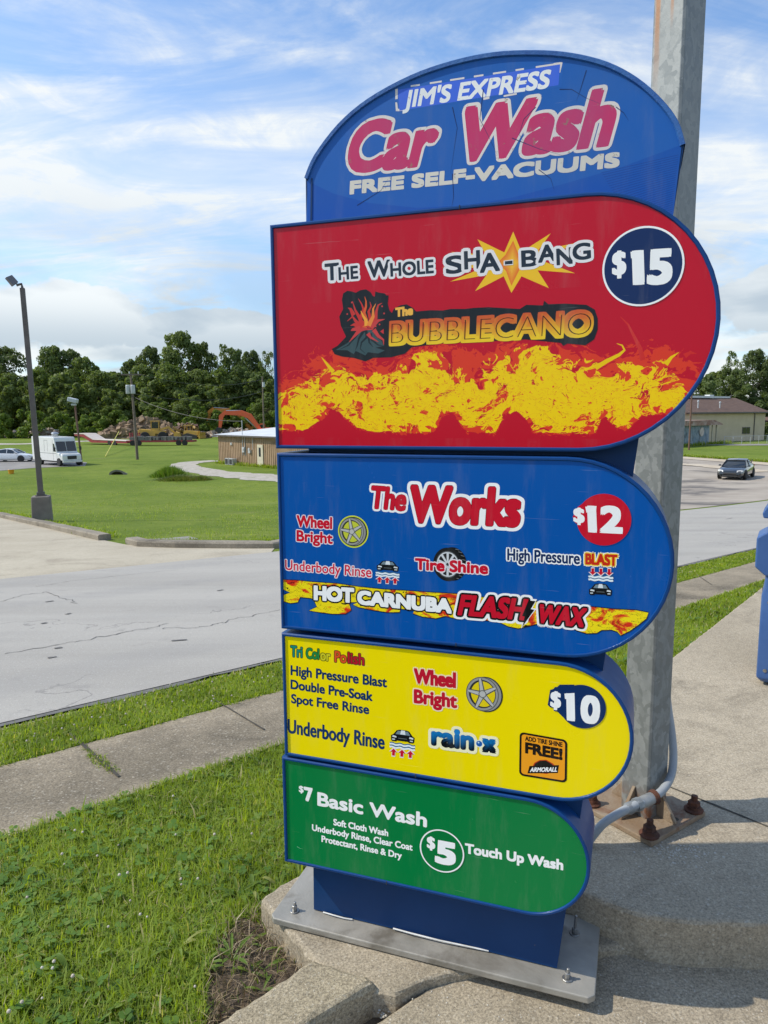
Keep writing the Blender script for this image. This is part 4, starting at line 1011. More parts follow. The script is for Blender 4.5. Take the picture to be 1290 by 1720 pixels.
def plate_local(px_, py_, z=.027):
    p = at_z(px_, py_, z) - SO; return float(np.dot(p, SU)), float(np.dot(p, SB))
for px_, py_, st_ in ((495, 1529, .032), (953, 1643, .034), (965, 1567, .062)):
    x, y = plate_local(px_, py_); anchor(sign, x, y, .024, M['bolt'], .0085, st_, .06, .015)
anchor(sign, -.085, .215, .024, M['bolt'], .0105, .032, 0, .018)
for P_, w_ in (([(.035, .0285), (.07, .031), (.11, .030), (.135, .0285)], .006), ([(.27, .031), (.33, .0335), (.42, .033), (.50, .032), (.565, .0295)], .007)):
    MB().tube([(x, -.004 - .006 * math.sin(i), z) for i, (x, z) in enumerate(P_)], w_ * .36, 6).build('sealant_strip', M['sealant'], sign, smooth=True)

# ================================================================== GALVANISED POST BEHIND THE SIGN
def galv_mat():
    m, t = new_mat('spangled_zinc'); o = t.n('ShaderNodeTexCoord').outputs['Object']
    wv = t.n('ShaderNodeVectorMath', {0: t.n('ShaderNodeTexNoise', {'Vector': o, 'Scale': 22.0, 'Detail': 3.0}).outputs['Color'], 3: .05}, operation='SCALE').outputs[0]
    q = t.n('ShaderNodeVectorMath', {0: o, 1: wv}, operation='ADD').outputs[0]
    v = t.n('ShaderNodeTexVoronoi', {'Vector': t.mapping(q, (1, 1, .62)), 'Scale': 60.0})
    sp = t.n('ShaderNodeSeparateColor', {0: v.outputs['Color']}).outputs[0]
    col = t.mix(t.ramp(sp, .1, .95), (.20, .215, .21), (.29, .305, .297))
    col = t.mix(t.m('MULTIPLY', t.ramp(t.noise(o, 4, 7, .65), .42, .7), .45), col, (.15, .165, .165))
    z = t.n('ShaderNodeSeparateXYZ', {0: o})
    low = t.m('MULTIPLY', t.ramp(z.outputs[2], .16, .02), t.ramp(t.noise(o, 16, 6, .65), .38, .6))
    col = t.mix(low, col, (.22, .085, .035))
    # streaks of rust run down from the bracket bolts near the top
    wob = t.m('MULTIPLY_ADD', t.noise(t.mapping(o, (1, 1, .4)), 14, 4), .02, z.outputs[1])
    s1 = t.m('MULTIPLY', t.ramp(t.m('ABSOLUTE', t.m('SUBTRACT', wob, .047)), .013, .004), t.ramp(z.outputs[2], 2.46, 2.76))
    s2 = t.m('MULTIPLY', t.ramp(t.m('ABSOLUTE', t.m('SUBTRACT', wob, -.002)), .008, .002), t.ramp(z.outputs[2], 2.66, 2.80))
    st = t.m('MULTIPLY', t.m('MAXIMUM', s1, s2), t.ramp(z.outputs[0], -.045, -.055))
    col = t.mix(t.m('MULTIPLY', st, .85), col, (.30, .13, .045))
    r_ = t.m('MULTIPLY_ADD', sp, .18, .42)
    bp = t.n('ShaderNodeBump', {'Strength': .12, 'Distance': .004, 'Height': t.m('ADD', t.noise(o, 50, 4), sp)})
    out(t, t.n('ShaderNodeBsdfPrincipled', {'Base Color': col, 'Roughness': r_, 'Metallic': .25, 'Normal': bp.outputs[0]}).outputs[0]); return m
M['galv'] = galv_mat()
M['rustplate'] = pmat('rusting_base_plate', (.21, .135, .075), (.30, .24, .17), 6, .75, bump=.4, bscale=70, big=((.16, .062, .024), 7, .5, .7))
M['rust'] = pmat('rusted_iron', (.13, .045, .022), (.06, .025, .015), 25, .85, bump=.6, bscale=90)
M['conduit'] = pmat('grey_flexible_conduit', (.30, .325, .345), (.36, .38, .39), 10, .5, bump=.08, bscale=80, rvar=.2)
M['fitting'] = pmat('grey_fitting', (.20, .215, .22), (.42, .42, .40), 14, .5, metal=.4)
PZ = .12; PA = R(35)
ud, vd = np.array([math.cos(PA), math.sin(PA)]), np.array([-math.sin(PA), math.cos(PA)])
fc = at_z(1088, 1385, .13)[:2] + np.array([.002, .012]); S = .118
pc = fc + ud * S / 2 + vd * S / 2
post = thing('steel_post', 'galvanised square steel post on a rusty bolted plate behind the price sign', 'post', (pc[0], pc[1], PZ), PA)
h = S / 2; HT = 4.6
ch = .008; sq = [(-h + ch, -h), (h - ch, -h), (h, -h + ch), (h, h - ch), (h - ch, h), (-h + ch, h), (-h, h - ch), (-h, -h + ch)]
MB().plan(sq, .019, HT).build('shaft', M['galv'], post, bevel=.002, seg=2)
pl_ = [(-.165, -.150), (.165, -.150), (.165, .160), (-.165, .160)]
MB().plan(pl_, .001, .020).build('base_plate', M['rustplate'], post, bevel=.003)
for a in range(4):
    m = MB(); cs, sn = math.cos(a * math.pi / 2 + math.pi / 4 * 0), math.sin(a * math.pi / 2)
    for off in (0.0,):
        P = [(h, .02), (.135, .02), (.135, .03), (h + .004, .125), (h, .125)]
        f1 = lambda r_, z, s_=1: (cs * r_ - sn * (.006 * s_), sn * r_ + cs * (.006 * s_), z)
        m.prism(P, lambda r_, z: f1(r_, z, 1), lambda r_, z: f1(r_, z, -1))
    m.build('gusset', M['rustplate'], post, bevel=.0015, seg=1)
for x, y in ((-.135, -.120), (.135, -.120), (.135, .130), (-.135, .130)):
    m = MB(); m.lathe([(.033, .020), (.035, .026), (.026, .030), (.024, .040)], (x, y, 0), 18)
    m.lathe([(.021, .040), (.021, .056), (.014, .060)], (x, y, 0), 6); m.tube([(x, y, .05), (x + .002, y, .078)], .0115, 10)
    m.build('anchor_bolt', M['rust'], post, smooth=True)
MB().lathe([(.011, .0203), (.011, .0207)], (.03, -.115, 0), 14).build('spare_hole', M['joint'], post)
# bracket plate at the top of the left face and weld swelling on the far corner
zb = 2.93 - PZ
MB().box((-h - .004, .012, zb + .085), (.008, .060, .20)).build('bracket', M['rust'], post, bevel=.002)
MB().loft([[(h - .001, h * .2, z), (h + e, h * .2, z), (h + e, h - .004, z), (h - .001, h - .002, z)] for z, e in ((2.56, .001), (2.60, .010), (2.66, .016), (2.95, .017), (3.2, .016), (3.3, .002))]).build('cover_strip', M['galv'], post, smooth=True)
# flexible conduit from the post's back round to the sign
def pl_at(x, y, Y): p = at_y(x, y, Y); return Vector(p)
cp_ = [pl_at(1118, 1130, 2.56), pl_at(1121, 1180, 2.56), pl_at(1128, 1230, 2.53), pl_at(1131, 1270, 2.49), pl_at(1127, 1303, 2.44), pl_at(1112, 1328, 2.39), pl_at(1092, 1342, 2.35), pl_at(1066, 1353, 2.31), pl_at(1040, 1366, 2.29), pl_at(1015, 1382, 2.28), pl_at(997, 1402, 2.28), pl_at(975, 1432, 2.29), pl_at(955, 1450, 2.31)]
inv = (Matrix.Translation((pc[0], pc[1], PZ)) @ Matrix.Rotation(PA, 4, 'Z')).inverted()
def spline(P, n=6):
    o_ = []
    for i in range(len(P) - 1):
        p0, p1, p2, p3 = P[max(i - 1, 0)], P[i], P[i + 1], P[min(i + 2, len(P) - 1)]
        for k in range(n):
            t = k / n; o_.append(.5 * (2 * p1 + (p2 - p0) * t + (2 * p0 - 5 * p1 + 4 * p2 - p3) * t * t + (3 * p1 - p0 - 3 * p2 + p3) * t ** 3))
    o_.append(P[-1]); return o_
cs_ = [inv @ p for p in spline(cp_)]
con = MB().tube(cs_, .0145, 16).build('conduit', M['conduit'], post, smooth=True)
a, b = cs_[6 * 6 - 1], cs_[7 * 6 + 4]
fit = MB(); dv = (b - a)
fit.tube([a - dv * .12, a - dv * .12 + dv * .03, a + dv * .02], [.024, .027, .024], 12)
fit.build('rusty_locknut', M['rust'], con, smooth=True)
MB().tube([a + dv * .02, a + dv * .45], .0205, 14).tube([a + dv * .45, a + dv * .62], .0235, 8).tube([a + dv * .62, a + dv * .86, a + dv * .95], [.019, .021, .016], 12).build('coupling', M['fitting'], con, smooth=True)

# ================================================================== VACUUM STATION AT THE RIGHT EDGE
M['vacblue'] = pmat('blue_plastic', (.035, .095, .27), (.05, .12, .31), 4, .4, rvar=.2)  # the plastic's own blue, wandering slightly in tone
M['blackpart0'] = pmat('black_seam', (.02, .02, .025), None, rough=.7)
M['vacpost'] = pmat('grey_steel', (.36, .36, .36), (.45, .45, .44), 6, .5, metal=.4)
vp = at_z(1286, 1165, .12)
vc_ = at_z(1340, 1142, .12); vx, vy = vc_[0], vc_[1]
vac = thing('vacuum_station', 'blue plastic vacuum machine on a grey leg at the edge of the concrete', 'vacuum', (vx, vy, .12), R(-30))
def vz(y): return float(at_y(1290, y, vy + .06)[2]) - .12
MB().plan([(-.185, -.12), (.185, -.12), (.185, .12), (-.185, .12)], .0, vz(1128) + .01).build('leg', M['vacpost'], vac, bevel=.008)
MB().loft([[(sx * (.20 - e), sy * (.20 - e), z) for sx, sy in ((-1, -1), (1, -1), (1, 1), (-1, 1))] for z, e in ((vz(1132), .03), (vz(1124), .0), (vz(990), .0), (vz(978), .012), (vz(955), .012))]).build('cabinet', M['vacblue'], vac, bevel=.012, smooth=True)
MB().loft([[(sx * .165, sy * .165, z) for sx, sy in ((-1, -1), (1, -1), (1, 1), (-1, 1))] for z in (vz(960), vz(700))]).build('housing', M['vacblue'], vac, bevel=.015, smooth=True)
zz = lambda y: vz(y)
MB().side([(-.24, zz(945)), (-.24, zz(897)), (-.20, zz(888)), (.24, zz(888)), (.24, zz(945)), (.17, zz(958)), (-.19, zz(958))], -.20, .05).build('hose_rest', M['vacblue'], vac, bevel=.008)
MB().side([(-.165, zz(840)), (-.20, zz(846)), (-.222, zz(858)), (-.215, zz(866)), (-.165, zz(866))], -.17, .05).build('hose_hook', M['vacblue'], vac, bevel=.006)

MB().box((-.20 - .001, 0, (zz(1124) + zz(990)) / 2), (.004, .012, zz(990) - zz(1124))).build('panel_seam', M['blackpart0'], vac)
for s_ in (-1, 1):
    for zq in (1110, 1000): MB().lathe([(.010, -.004), (.010, .002), (.006, .004)], (-.16, s_ * .2 + (.0 if s_ > 0 else -.0), zz(zq)), 10, axis='y').build('screw', M['bolt'], vac)

# ================================================================== LAMP POST BY THE KERB
M['lampsteel'] = pmat('bronze_painted_steel', (.085, .075, .068), (.12, .105, .095), 3, .5)
M['pedestal'] = pmat('stained_pedestal_concrete', (.17, .145, .125), (.25, .215, .185), 2, .9, big=((.09, .075, .065), 2.2, .5, .75), bump=.4, bscale=20)
M['lens'] = pmat('lamp_lens', (.75, .74, .70), None, rough=.2)
lp = ground_at(72, 876); LZ = float(zt(lp[0], lp[1])); LY = lp[1]
lamp = thing('street_lamp', 'tall dark lamp post with single floodlight on concrete pedestal by the kerb', 'lamp post', (lp[0], lp[1], LZ), R(20))
LI = (Matrix.Translation((lp[0], lp[1], LZ)) @ Matrix.Rotation(R(20), 4, 'Z')).inverted()
hz = float(at_y(68, 833, LY)[2]) - LZ
MB().loft([[(sx * r_, sy * r_, z) for sx, sy in ((-1, -1), (1, -1), (1, 1), (-1, 1))] for r_, z in ((.31, -.3), (.305, .1), (.285, hz))]).build('pedestal', M['pedestal'], lamp, bevel=.03)
MB().box((0, 0, hz + .02), (.32, .32, .04)).box((0, 0, hz + .09), (.24, .24, .10)).build('base_flange', M['lampsteel'], lamp, bevel=.01)
tp = LI @ Vector(at_y(37.5, 484, LY))
MB().loft([[(x0 + sx * r_, y0 + sy * r_, z) for sx, sy in ((-1, -1), (1, -1), (1, 1), (-1, 1))] for (x0, y0, z, r_) in ((0, 0, hz + .04, .085), (tp.x, tp.y, tp.z, .075))]).build('pole', M['lampsteel'], lamp, bevel=.012)
a = LI @ Vector(at_y(36, 477, LY)); b = LI @ Vector(at_y(28, 479, LY - .1))
MB().tube([tp, a, b], .045, 8).build('arm', M['lampsteel'], lamp)
C1, C2, C3, C4 = (LI @ Vector(at_y(x, y, LY + d)) for x, y, d in ((8, 468, -.35), (18, 464, .1), (29, 476, .05), (20, 482, -.4)))
nn = (C2 - C1).cross(C4 - C1).normalized()
if nn.z < 0: nn = -nn
hd = MB().add([C1, C2, C3, C4] + [p + nn * .07 for p in (C1, C2, C3, C4)], [(0, 1, 2, 3), (7, 6, 5, 4), (0, 4, 5, 1), (1, 5, 6, 2), (2, 6, 7, 3), (3, 7, 4, 0)]).build('lamp_head', M['lampsteel'], lamp, bevel=.01)
cc = (C1 + C2 + C3 + C4) / 4
for f0, f1 in ((.14, .46), (.54, .86)):
    q = [C1.lerp(C4, .2).lerp(C2.lerp(C3, .2), .22), 0, 0, 0]
    e = lambda u_, v_: C1.lerp(C2, v_).lerp(C4.lerp(C3, v_), u_) - nn * .004
    MB().add([e(f0, .2), e(f1, .2), e(f1, .8), e(f0, .8)], [(0, 1, 2, 3)]).build('lens', M['lens'], hd)

# ================================================================== BACKGROUND: LEFT
def base(x, y): p = ground_at(x, y); return (float(p[0]), float(p[1]), float(zt(p[0], p[1])))
M['white'] = pmat('white_paint', (.72, .72, .70), (.66, .66, .64), 2, .35, coat=.3)
M['glass'] = pmat('dark_glass', (.015, .020, .024), None, rough=.08, spec=.8)
M['tyre'] = pmat('black_rubber', (.022, .022, .022), None, rough=.85)
M['rimm'] = pmat('alloy_rim', (.45, .45, .46), None, rough=.35, metal=.7)
M['blackpart'] = pmat('black_plastic', (.03, .03, .03), None, rough=.6)
M['lampglass'] = pmat('headlight_glass', (.75, .75, .72), None, rough=.12, spec=.7)
M['red_lamp'] = pmat('tail_lamp', (.35, .02, .02), None, rough=.2)
M['blackpaint'] = pmat('black_car_paint', (.012, .014, .017), None, rough=.18, coat=1.0)
M['silverpaint'] = pmat('white_car_paint', (.62, .64, .66), None, rough=.25, coat=.8)

def add_wheels(t, L, xs, hw, r, width=.22):
    for x in xs:
        for s in (-1, 1):
            w_ = MB().lathe([(r * .62, -width / 2), (r * .94, -width / 2), (r, -width * .35), (r, width * .35), (r * .94, width / 2), (r * .62, width / 2)], (x, s * (hw - width * .45), r), 22, axis='y').build('wheel', M['tyre'], t, smooth=True)
            MB().lathe([(r * .64, -width * .42), (r * .60, -width * .46), (r * .2, -width * .40), (r * .2, width * .40), (r * .60, width * .46), (r * .64, width * .42)], (x, s * (hw - width * .45), r), 18, axis='y').build('rim', M['rimm'], w_, smooth=True)

def sedan(name, label, cat, loc, rz, paint, L=4.75, W=1.84, H=1.43, coupe=False):
    t = thing(name, label, cat, loc, rz); hw = W / 2
    prof = [(2.36, .24, .50, .62), (2.30, .20, .66, .80), (2.05, .19, .74, .90), (1.55, .18, .83, .975), (.95, .18, .92, 1.0), (0.0, .18, .95, 1.0), (-1.0, .18, .97, 1.0), (-1.7, .20, .98, .975), (-2.15, .24, .97, .90), (-2.36, .34, .90, .78)]
    rings = []
    for x, zb, zt_, k in prof:
        w_ = hw * k; rings.append([(x, -w_ * .86, zb), (x, -w_, zb + .16), (x, -w_ * 1.0, zt_ - .20), (x, -w_ * .93, zt_ - .04), (x, -w_ * .70, zt_), (x, w_ * .70, zt_), (x, w_ * .93, zt_ - .04), (x, w_, zt_ - .20), (x, w_, zb + .16), (x, w_ * .86, zb)])
    MB().loft(rings).build('body', paint, t, smooth=True, bevel=.0)
    # glasshouse: glass all round, painted roof laid above it
    gp = [(1.05, .91, .86), (.30, H - .10, .70), (-.35, H - .045, .68), (-1.05, H - .14, .69), (-1.75, .96, .80)]
    rings = []
    for x, z, k in gp:
        w_ = hw * k; zb = .88; rings.append([(x, -hw * .90, zb), (x, -w_, z - .02), (x, -w_ * .9, z), (x, w_ * .9, z), (x, w_, z - .02), (x, hw * .90, zb)])
    MB().loft(rings).build('window', M['glass'], t, smooth=True)
    rp = [(.36, H - .10), (.0, H - .03), (-.45, H - .02), (-.95, H - .09), (-1.12, H - .125)]
    MB().loft([[(x, -hw * .71, z - .035), (x, -hw * .64, z + .012), (x, 0, z + .028), (x, hw * .64, z + .012), (x, hw * .71, z - .035)] for x, z in rp]).build('roof', paint, t, smooth=True)
    for s in (-1, 1):
        for x0, z0, x1, z1 in ((1.08, .90, .36, H - .10), (-.15, .93, -.15, H - .06), (-1.12, H - .13, -1.80, .95)):
            MB().tube([(x0, s * hw * .885, z0), (x1, s * hw * .70, z1)], .035, 6).build('pillar', paint, t)
        MB().add([(2.345, s * hw * .80, .60), (2.36, s * hw * .48, .57), (2.33, s * hw * .50, .70), (2.20, s * hw * .84, .74), (2.12, s * hw * .905, .70), (2.16, s * hw * .905, .62)], [(0, 1, 2, 3, 4, 5)]).prism([(0, 0), (.02, 0), (.02, .02)], lambda a, b: (2.2, s * hw * .7 + a, .62 + b), lambda a, b: (2.25, s * hw * .7 + a, .62 + b)).build('headlight', M['lampglass'], t)
        MB().loft([[(x, s * hw * .86, z), (x, s * hw * .90, z), (x, s * hw * .90, z + .12), (x, s * hw * .86, z + .12)] for x, z in ((-2.28, .78), (-2.10, .80))]).build('tail_light', M['red_lamp'], t)
        MB().box((.85, s * (hw + .07), .96), (.16, .17, .11)).build('mirror', paint, t, bevel=.03)
    MB().box((2.345, 0, .46), (.06, hw * .95, .13)).build('grille', M['blackpart'], t, bevel=.02)
    MB().box((2.33, 0, .29), (.08, hw * 1.1, .09)).build('air_intake', M['blackpart'], t, bevel=.02)
    for x in (1.42, -1.38):                                  # dark arches
        for s in (-1, 1): MB().lathe([(.385, -.02), (.385, .02)], (x, s * (hw * .985), .34), 22, axis='y').build('wheel_arch', M['blackpart'], t)
    add_wheels(t, L, (1.42, -1.38), hw + .03, .335)
    return t
p = base(1243, 806)
sedan('parked_car', 'black sedan standing alone on the patched lot in front of the shed', 'car', (p[0] + .5, p[1] + 1.6, p[2] + .02), math.atan2(-.80, -.60), M['blackpaint'])
p = base(12, 776)
sedan('parked_car', 'white sedan parked on grey lot behind the white van', 'car', (p[0] + .3, p[1] + .6, p[2] + .02), R(-2), M['silverpaint'])

# step van
fcx = base(122, 783); hd = np.array([.755, -.656]); cx_, cy_ = fcx[0] - hd[0] * 3.0, fcx[1] - hd[1] * 3.0
van = thing('step_van', 'boxy white step van parked at end of the grey lot', 'van', (cx_, cy_, fcx[2] + .02), math.atan2(hd[1], hd[0]))
W2 = 1.06
MB().side([(-3.5, .48), (2.05, .48), (2.05, 1.30), (1.62, 2.66), (1.50, 2.82), (-3.42, 2.86), (-3.5, 2.78)], -W2, W2).build('body', M['white'], van, bevel=.06, seg=3)
MB().loft([[(2.0, -W2 * .98, z0), (2.0, W2 * .98, z0), (x1, W2 * k, z1), (x1, -W2 * k, z1)] for z0, z1, x1, k in ((.52, .56, 3.02, .90), (1.05, 1.02, 3.0, .90), (1.32, 1.20, 2.86, .86))]).build('nose', M['white'], van, bevel=.06, seg=3)
def quad_on(a, b, c, d, off): return MB().add([a, b, c, d], [(0, 1, 2, 3)])
ws = MB(); f = lambda v, s: (2.065 - .43 * v, s, 1.36 + 1.30 * v)
for s0, s1 in ((-.96, -.03), (.03, .96)):
    ws.add([f(.06, s0), f(.06, s1), f(.80, s1), f(.80, s0)], [(0, 1, 2, 3)])
ws.build('windscreen', M['glass'], van)
for s in (-1, 1):
    y = s * (W2 + .004)
    MB().add([(1.92, y, 1.42), (1.36, y, 1.42), (1.36, y, 2.20), (1.62, y, 2.20)], [(0, 1, 2, 3)]).build('side_window', M['glass'], van)
    d = MB()
    for x0, x1, z0, z1 in ((1.26, 1.285, .56, 2.55), (-.6, -.575, 1.4, 2.5), (.1, .125, 1.4, 2.5), (-.6, .125, 2.5, 2.525), (-2.9, 1.9, 1.22, 1.25)):
        d.box(((x0 + x1) / 2, s * (W2 + .002), (z0 + z1) / 2), (x1 - x0, .008, z1 - z0))
    d.build('panel_seam', M['blackpart'], van)
    hl = MB().box((2.985, s * .70, .84), (.07, .26, .24)).build('headlight', M['lampglass'], van, bevel=.02)
    MB().box((2.97, s * .47, .84), (.05, .14, .24)).build('indicator', M['rimm'], van)
    MB().tube([(2.0, s * W2, 1.75), (2.15, s * (W2 + .22), 1.78)], .02, 6).box((2.16, s * (W2 + .26), 1.70), (.05, .20, .34)).build('mirror', M['blackpart'], van)
gm = MB().box((3.0, 0, .84), (.05, .92, .34))
for k in range(4): gm.box((3.025, 0, .71 + k * .085), (.02, .9, .03))
gm.build('grille', M['blackpart'], van)
MB().box((3.06, 0, .46), (.14, 1.96, .20)).build('bumper', M['white'], van, bevel=.03)
MB().box((0, 0, .44), (5.2, 1.7, .16)).build('chassis', M['blackpart'], van)
MB().lathe([(.30, 2.84), (.30, 3.10), (.36, 3.12), (.30, 3.26), (.08, 3.32)], (-.6, .1, 0), 16).build('roof_vent', M['rimm'], van, smooth=True)
add_wheels(van, 6, (2.35, -1.75), W2 + .01, .40, .26)

# brown metal building
M['brownmetal'] = pmat('brown_ribbed_metal', (.30, .198, .112), (.36, .245, .15), 1.2, .65, big=((.22, .145, .085), .8, .5, .7))
M['whiteroof'] = pmat('white_metal_roof', (.66, .68, .68), (.56, .57, .57), .8, .5)
M['cream'] = pmat('cream_paint', (.58, .53, .40), (.50, .45, .33), 3, .6)
M['meter'] = pmat('meter_grey', (.52, .53, .53), (.36, .37, .37), 5, .5)
sa = np.array(base(368, 778)[:2]); sb = np.array(base(466, 787)[:2]); sd = (sb - sa) / np.linalg.norm(sb - sa); GZ = -3.35
shed = thing('metal_shed', 'low brown ribbed metal building with pale roof beside gravel drive', 'shed', (sa[0], sa[1], GZ), math.atan2(sd[1], sd[0]))
SL, SD, SH = 24.0, 14.0, 2.85
MB().box((SL / 2, SD / 2, SH / 2 - .2), (SL, SD, SH + .4)).build('wall', M['brownmetal'], shed)
rb = MB()
for k in range(int(SL / .32)): rb.box((.1 + k * .32, -.02, SH / 2), (.07, .04, SH - .05))
for k in range(int(SD / .32)): rb.box((-.02, .1 + k * .32, SH / 2), (.04, .07, SH - .05))
rb.build('wall_ribs', M['brownmetal'], shed)
MB().prism([(-.35, SH - .02), (SD / 2, SH + .60), (SD + .35, SH - .02), (SD + .35, SH + .06), (SD / 2, SH + .68), (-.35, SH + .10)], lambda y, z: (-.3, y, z), lambda y, z: (SL + .3, y, z)).build('roof', M['whiteroof'], shed)
MB().box((SL / 2, -.40, SH + .02), (SL + .6, .10, .14)).build('gutter', M['lampsteel'], shed)
def along(px_, py_):      # metres along the wall under a photo column
    d = ray(px_, py_)[:2]; A_ = np.array([[sd[0], -d[0]], [sd[1], -d[1]]]); t_, k_ = np.linalg.solve(A_, EYE[:2] - sa); return float(t_)
xd = along(438.5, 770)
dr = MB().box((xd, -.06, 1.06), (.98, .10, 2.12)).build('door', M['cream'], shed, bevel=.01)
MB().box((xd - .02, -.115, 1.42), (.32, .02, .85)).build('door_window', M['glass'], dr)
for q in (411, 421): MB().box((along(q, 763), -.10, 1.55 - (q - 411) * .012), (.36, .18, .52 if q == 411 else .34)).lathe([(.13, -.22), (.15, -.18)], (along(q, 763), 0, 1.62), 14, axis='y').build('electric_meter', M['meter'], shed)
for q in (409, 413, 426): MB().tube([(along(q, 762), -.07, 1.0 if q != 426 else 1.6), (along(q, 762), -.07, 4.4 if q == 409 else SH + .1)], .035, 6).build('service_pipe', M['meter'], shed)
MB().lathe([(.14, -.10), (.14, -.02)], (along(389, 740), 0, 2.05), 14, axis='y').build('wall_light', M['meter'], shed)
for q in (391, 398): MB().box((along(q, 780), -.45, .34), (.62, .5, .62)).box((along(q, 780), -.705, .34), (.5, .02, .5), mi=1).build('cooling_unit', [M['meter'], M['blackpart']], shed)
tag(shed, group=None)

# poles and wires
M['wood'] = pmat('weathered_pole_wood', (.13, .10, .075), (.19, .155, .12), 6, .9)
M['rustpole'] = pmat('brown_painted_pole', (.13, .065, .045), (.17, .095, .07), 4, .7)
M['greycan'] = pmat('transformer_grey', (.50, .53, .55), (.42, .45, .47), 3, .5)
M['wire'] = pmat('black_cable', (.03, .03, .03), None, rough=.6)
u = base(231, 772); UY = u[1]
upole = thing('utility_pole', 'wooden utility pole with crossarm and grey transformer standing in the field', 'utility pole', u)
zt_ = float(at_y(227, 627, UY)[2]) - u[2]
MB().tube([(0, 0, -.3), (-.10, 0, zt_ / 2), (-.26, 0, zt_)], [.16, .14, .11], 10).build('pole', M['wood'], upole, smooth=True)
MB().box((-.15, -.12, zt_ - .15), (2.2, .12, .14), rz=R(8)).build('crossarm', M['wood'], upole)
for dx in (-1.0, -.2, .75): MB().lathe([(.05, zt_ - .08), (.07, zt_ + .02), (.05, zt_ + .10), (.07, zt_ + .14), (.03, zt_ + .2)], (dx - .15, -.12 + dx * .14, 0), 10).build('insulator', M['greycan'], upole)
for dx, dy in ((-.36, -.25), (.22, -.35)): MB().lathe([(.20, zt_ - 2.25), (.24, zt_ - 2.2), (.24, zt_ - 1.35), (.18, zt_ - 1.28)], (dx - .2, dy, 0), 14).build('transformer', M['greycan'], upole, smooth=True)
def wire(label, a, b, sag, r=.03):
    a, b = Vector(a), Vector(b); P = [a.lerp(b, k / 14) - Vector((0, 0, sag * 4 * (k / 14) * (1 - k / 14))) for k in range(15)]
    return tag(MB().tube(P, r, 5).build('overhead_wire', M['wire'], None), label, 'wire')
top = Vector(u) + Vector((-.2, -.1, zt_ + .1))
far2 = at_y(452, 640, 92); far3 = at_y(468, 646, 90)
sec = thing('utility_pole', 'slender distant pole against dark trees just left of the red box', 'utility pole', base(444, 745))
sp_ = base(444, 745); sz = float(at_y(444, 632, sp_[1])[2]) - sp_[2]
MB().tube([(0, 0, -.2), (0, 0, sz)], [.15, .11], 8).build('pole', M['wood'], sec)
MB().lathe([(.22, sz - 1.8), (.22, sz - 1.0)], (.2, -.3, 0), 12).build('transformer', M['greycan'], sec)
tp2 = Vector(sp_) + Vector((0, 0, sz - .5))
wire('upper cable crossing from the utility pole towards the distant slender pole', top, tp2, 1.2)
wire('lower cable crossing from the transformer towards the distant slender pole', top - Vector((0, 0, 2.3)), tp2 - Vector((0, 0, 2.0)), 1.1)
wire('thick service cable dropping from the utility pole to the brown shed', top - Vector((0, 0, 2.6)), Vector((*(sa + sd * along(409, 740)), GZ + 4.3)), .7, .03)
wire('yellow guy cable slanting down to the grass before the trailer', Vector((*base(187, 752)[:2], -.9)) + Vector((.6, 2, 0)), base(177, 767), .0, .06).data.materials[0] = pmat('yellow_guard', (.60, .52, .05), None, rough=.5)
l2 = base(138, 781); s2 = float(at_y(133, 683, l2[1])[2]) - l2[2]
lamp2 = thing('street_lamp', 'brown pole with small floodlight standing right behind the white van', 'lamp post', l2)
tz = float(at_y(131, 668, l2[1])[2]) - l2[2]
MB().tube([(0, 0, -.2), (-.18, 0, s2 / 2), (-.34, 0, s2 + .2)], .10, 8).build('pole', M['rustpole'], lamp2)
MB().box((-.45, -.15, tz - .25), (.95, .6, .42), ry=R(14)).box((-.40, -.1, s2 + .2), (.5, .3, .2)).build('lamp_head', M['greycan'], lamp2, bevel=.08)

# culvert end, yellow bucket
M['culv'] = pmat('culvert_concrete', (.13, .12, .11), (.20, .185, .165), 3, .9)
c = base(199, 797); cul = thing('culvert', 'small grey concrete culvert mouth in the mown grass', 'culvert', (c[0], c[1], c[2]))
n_ = 12; ringo = [(.70 * math.cos(math.pi * k / n_), .42 * math.sin(math.pi * k / n_)) for k in range(n_ + 1)]; ringi = [(.50 * math.cos(math.pi * k / n_), .28 * math.sin(math.pi * k / n_)) for k in range(n_ + 1)]
MB().prism(ringo + ringi[::-1], lambda x, z: (x, -.3, z), lambda x, z: (x, 1.2, z - .4)).build('pipe', M['culv'], cul)
MB().prism(ringi, lambda x, z: (x, .15, z - .02), lambda x, z: (x, .25, z - .02)).build('opening', M['joint'], cul)
b_ = base(19, 796); ycl = thing('yellow_bucket', 'small orange yellow bucket lying on the grass by the lot', 'bucket', b_)
MB().lathe([(.20, 0), (.24, .30), (.25, .32), (.25, .36), (.20, .36)], (0, 0, .01), 16).build('bucket', pmat('orange_plastic', (.75, .33, .03), None, rough=.5), ycl, smooth=True)
MB().lathe([(.02, .37), (.21, .38), (.21, .40)], (0, 0, .01), 14).build('lid', M['white'], ycl)

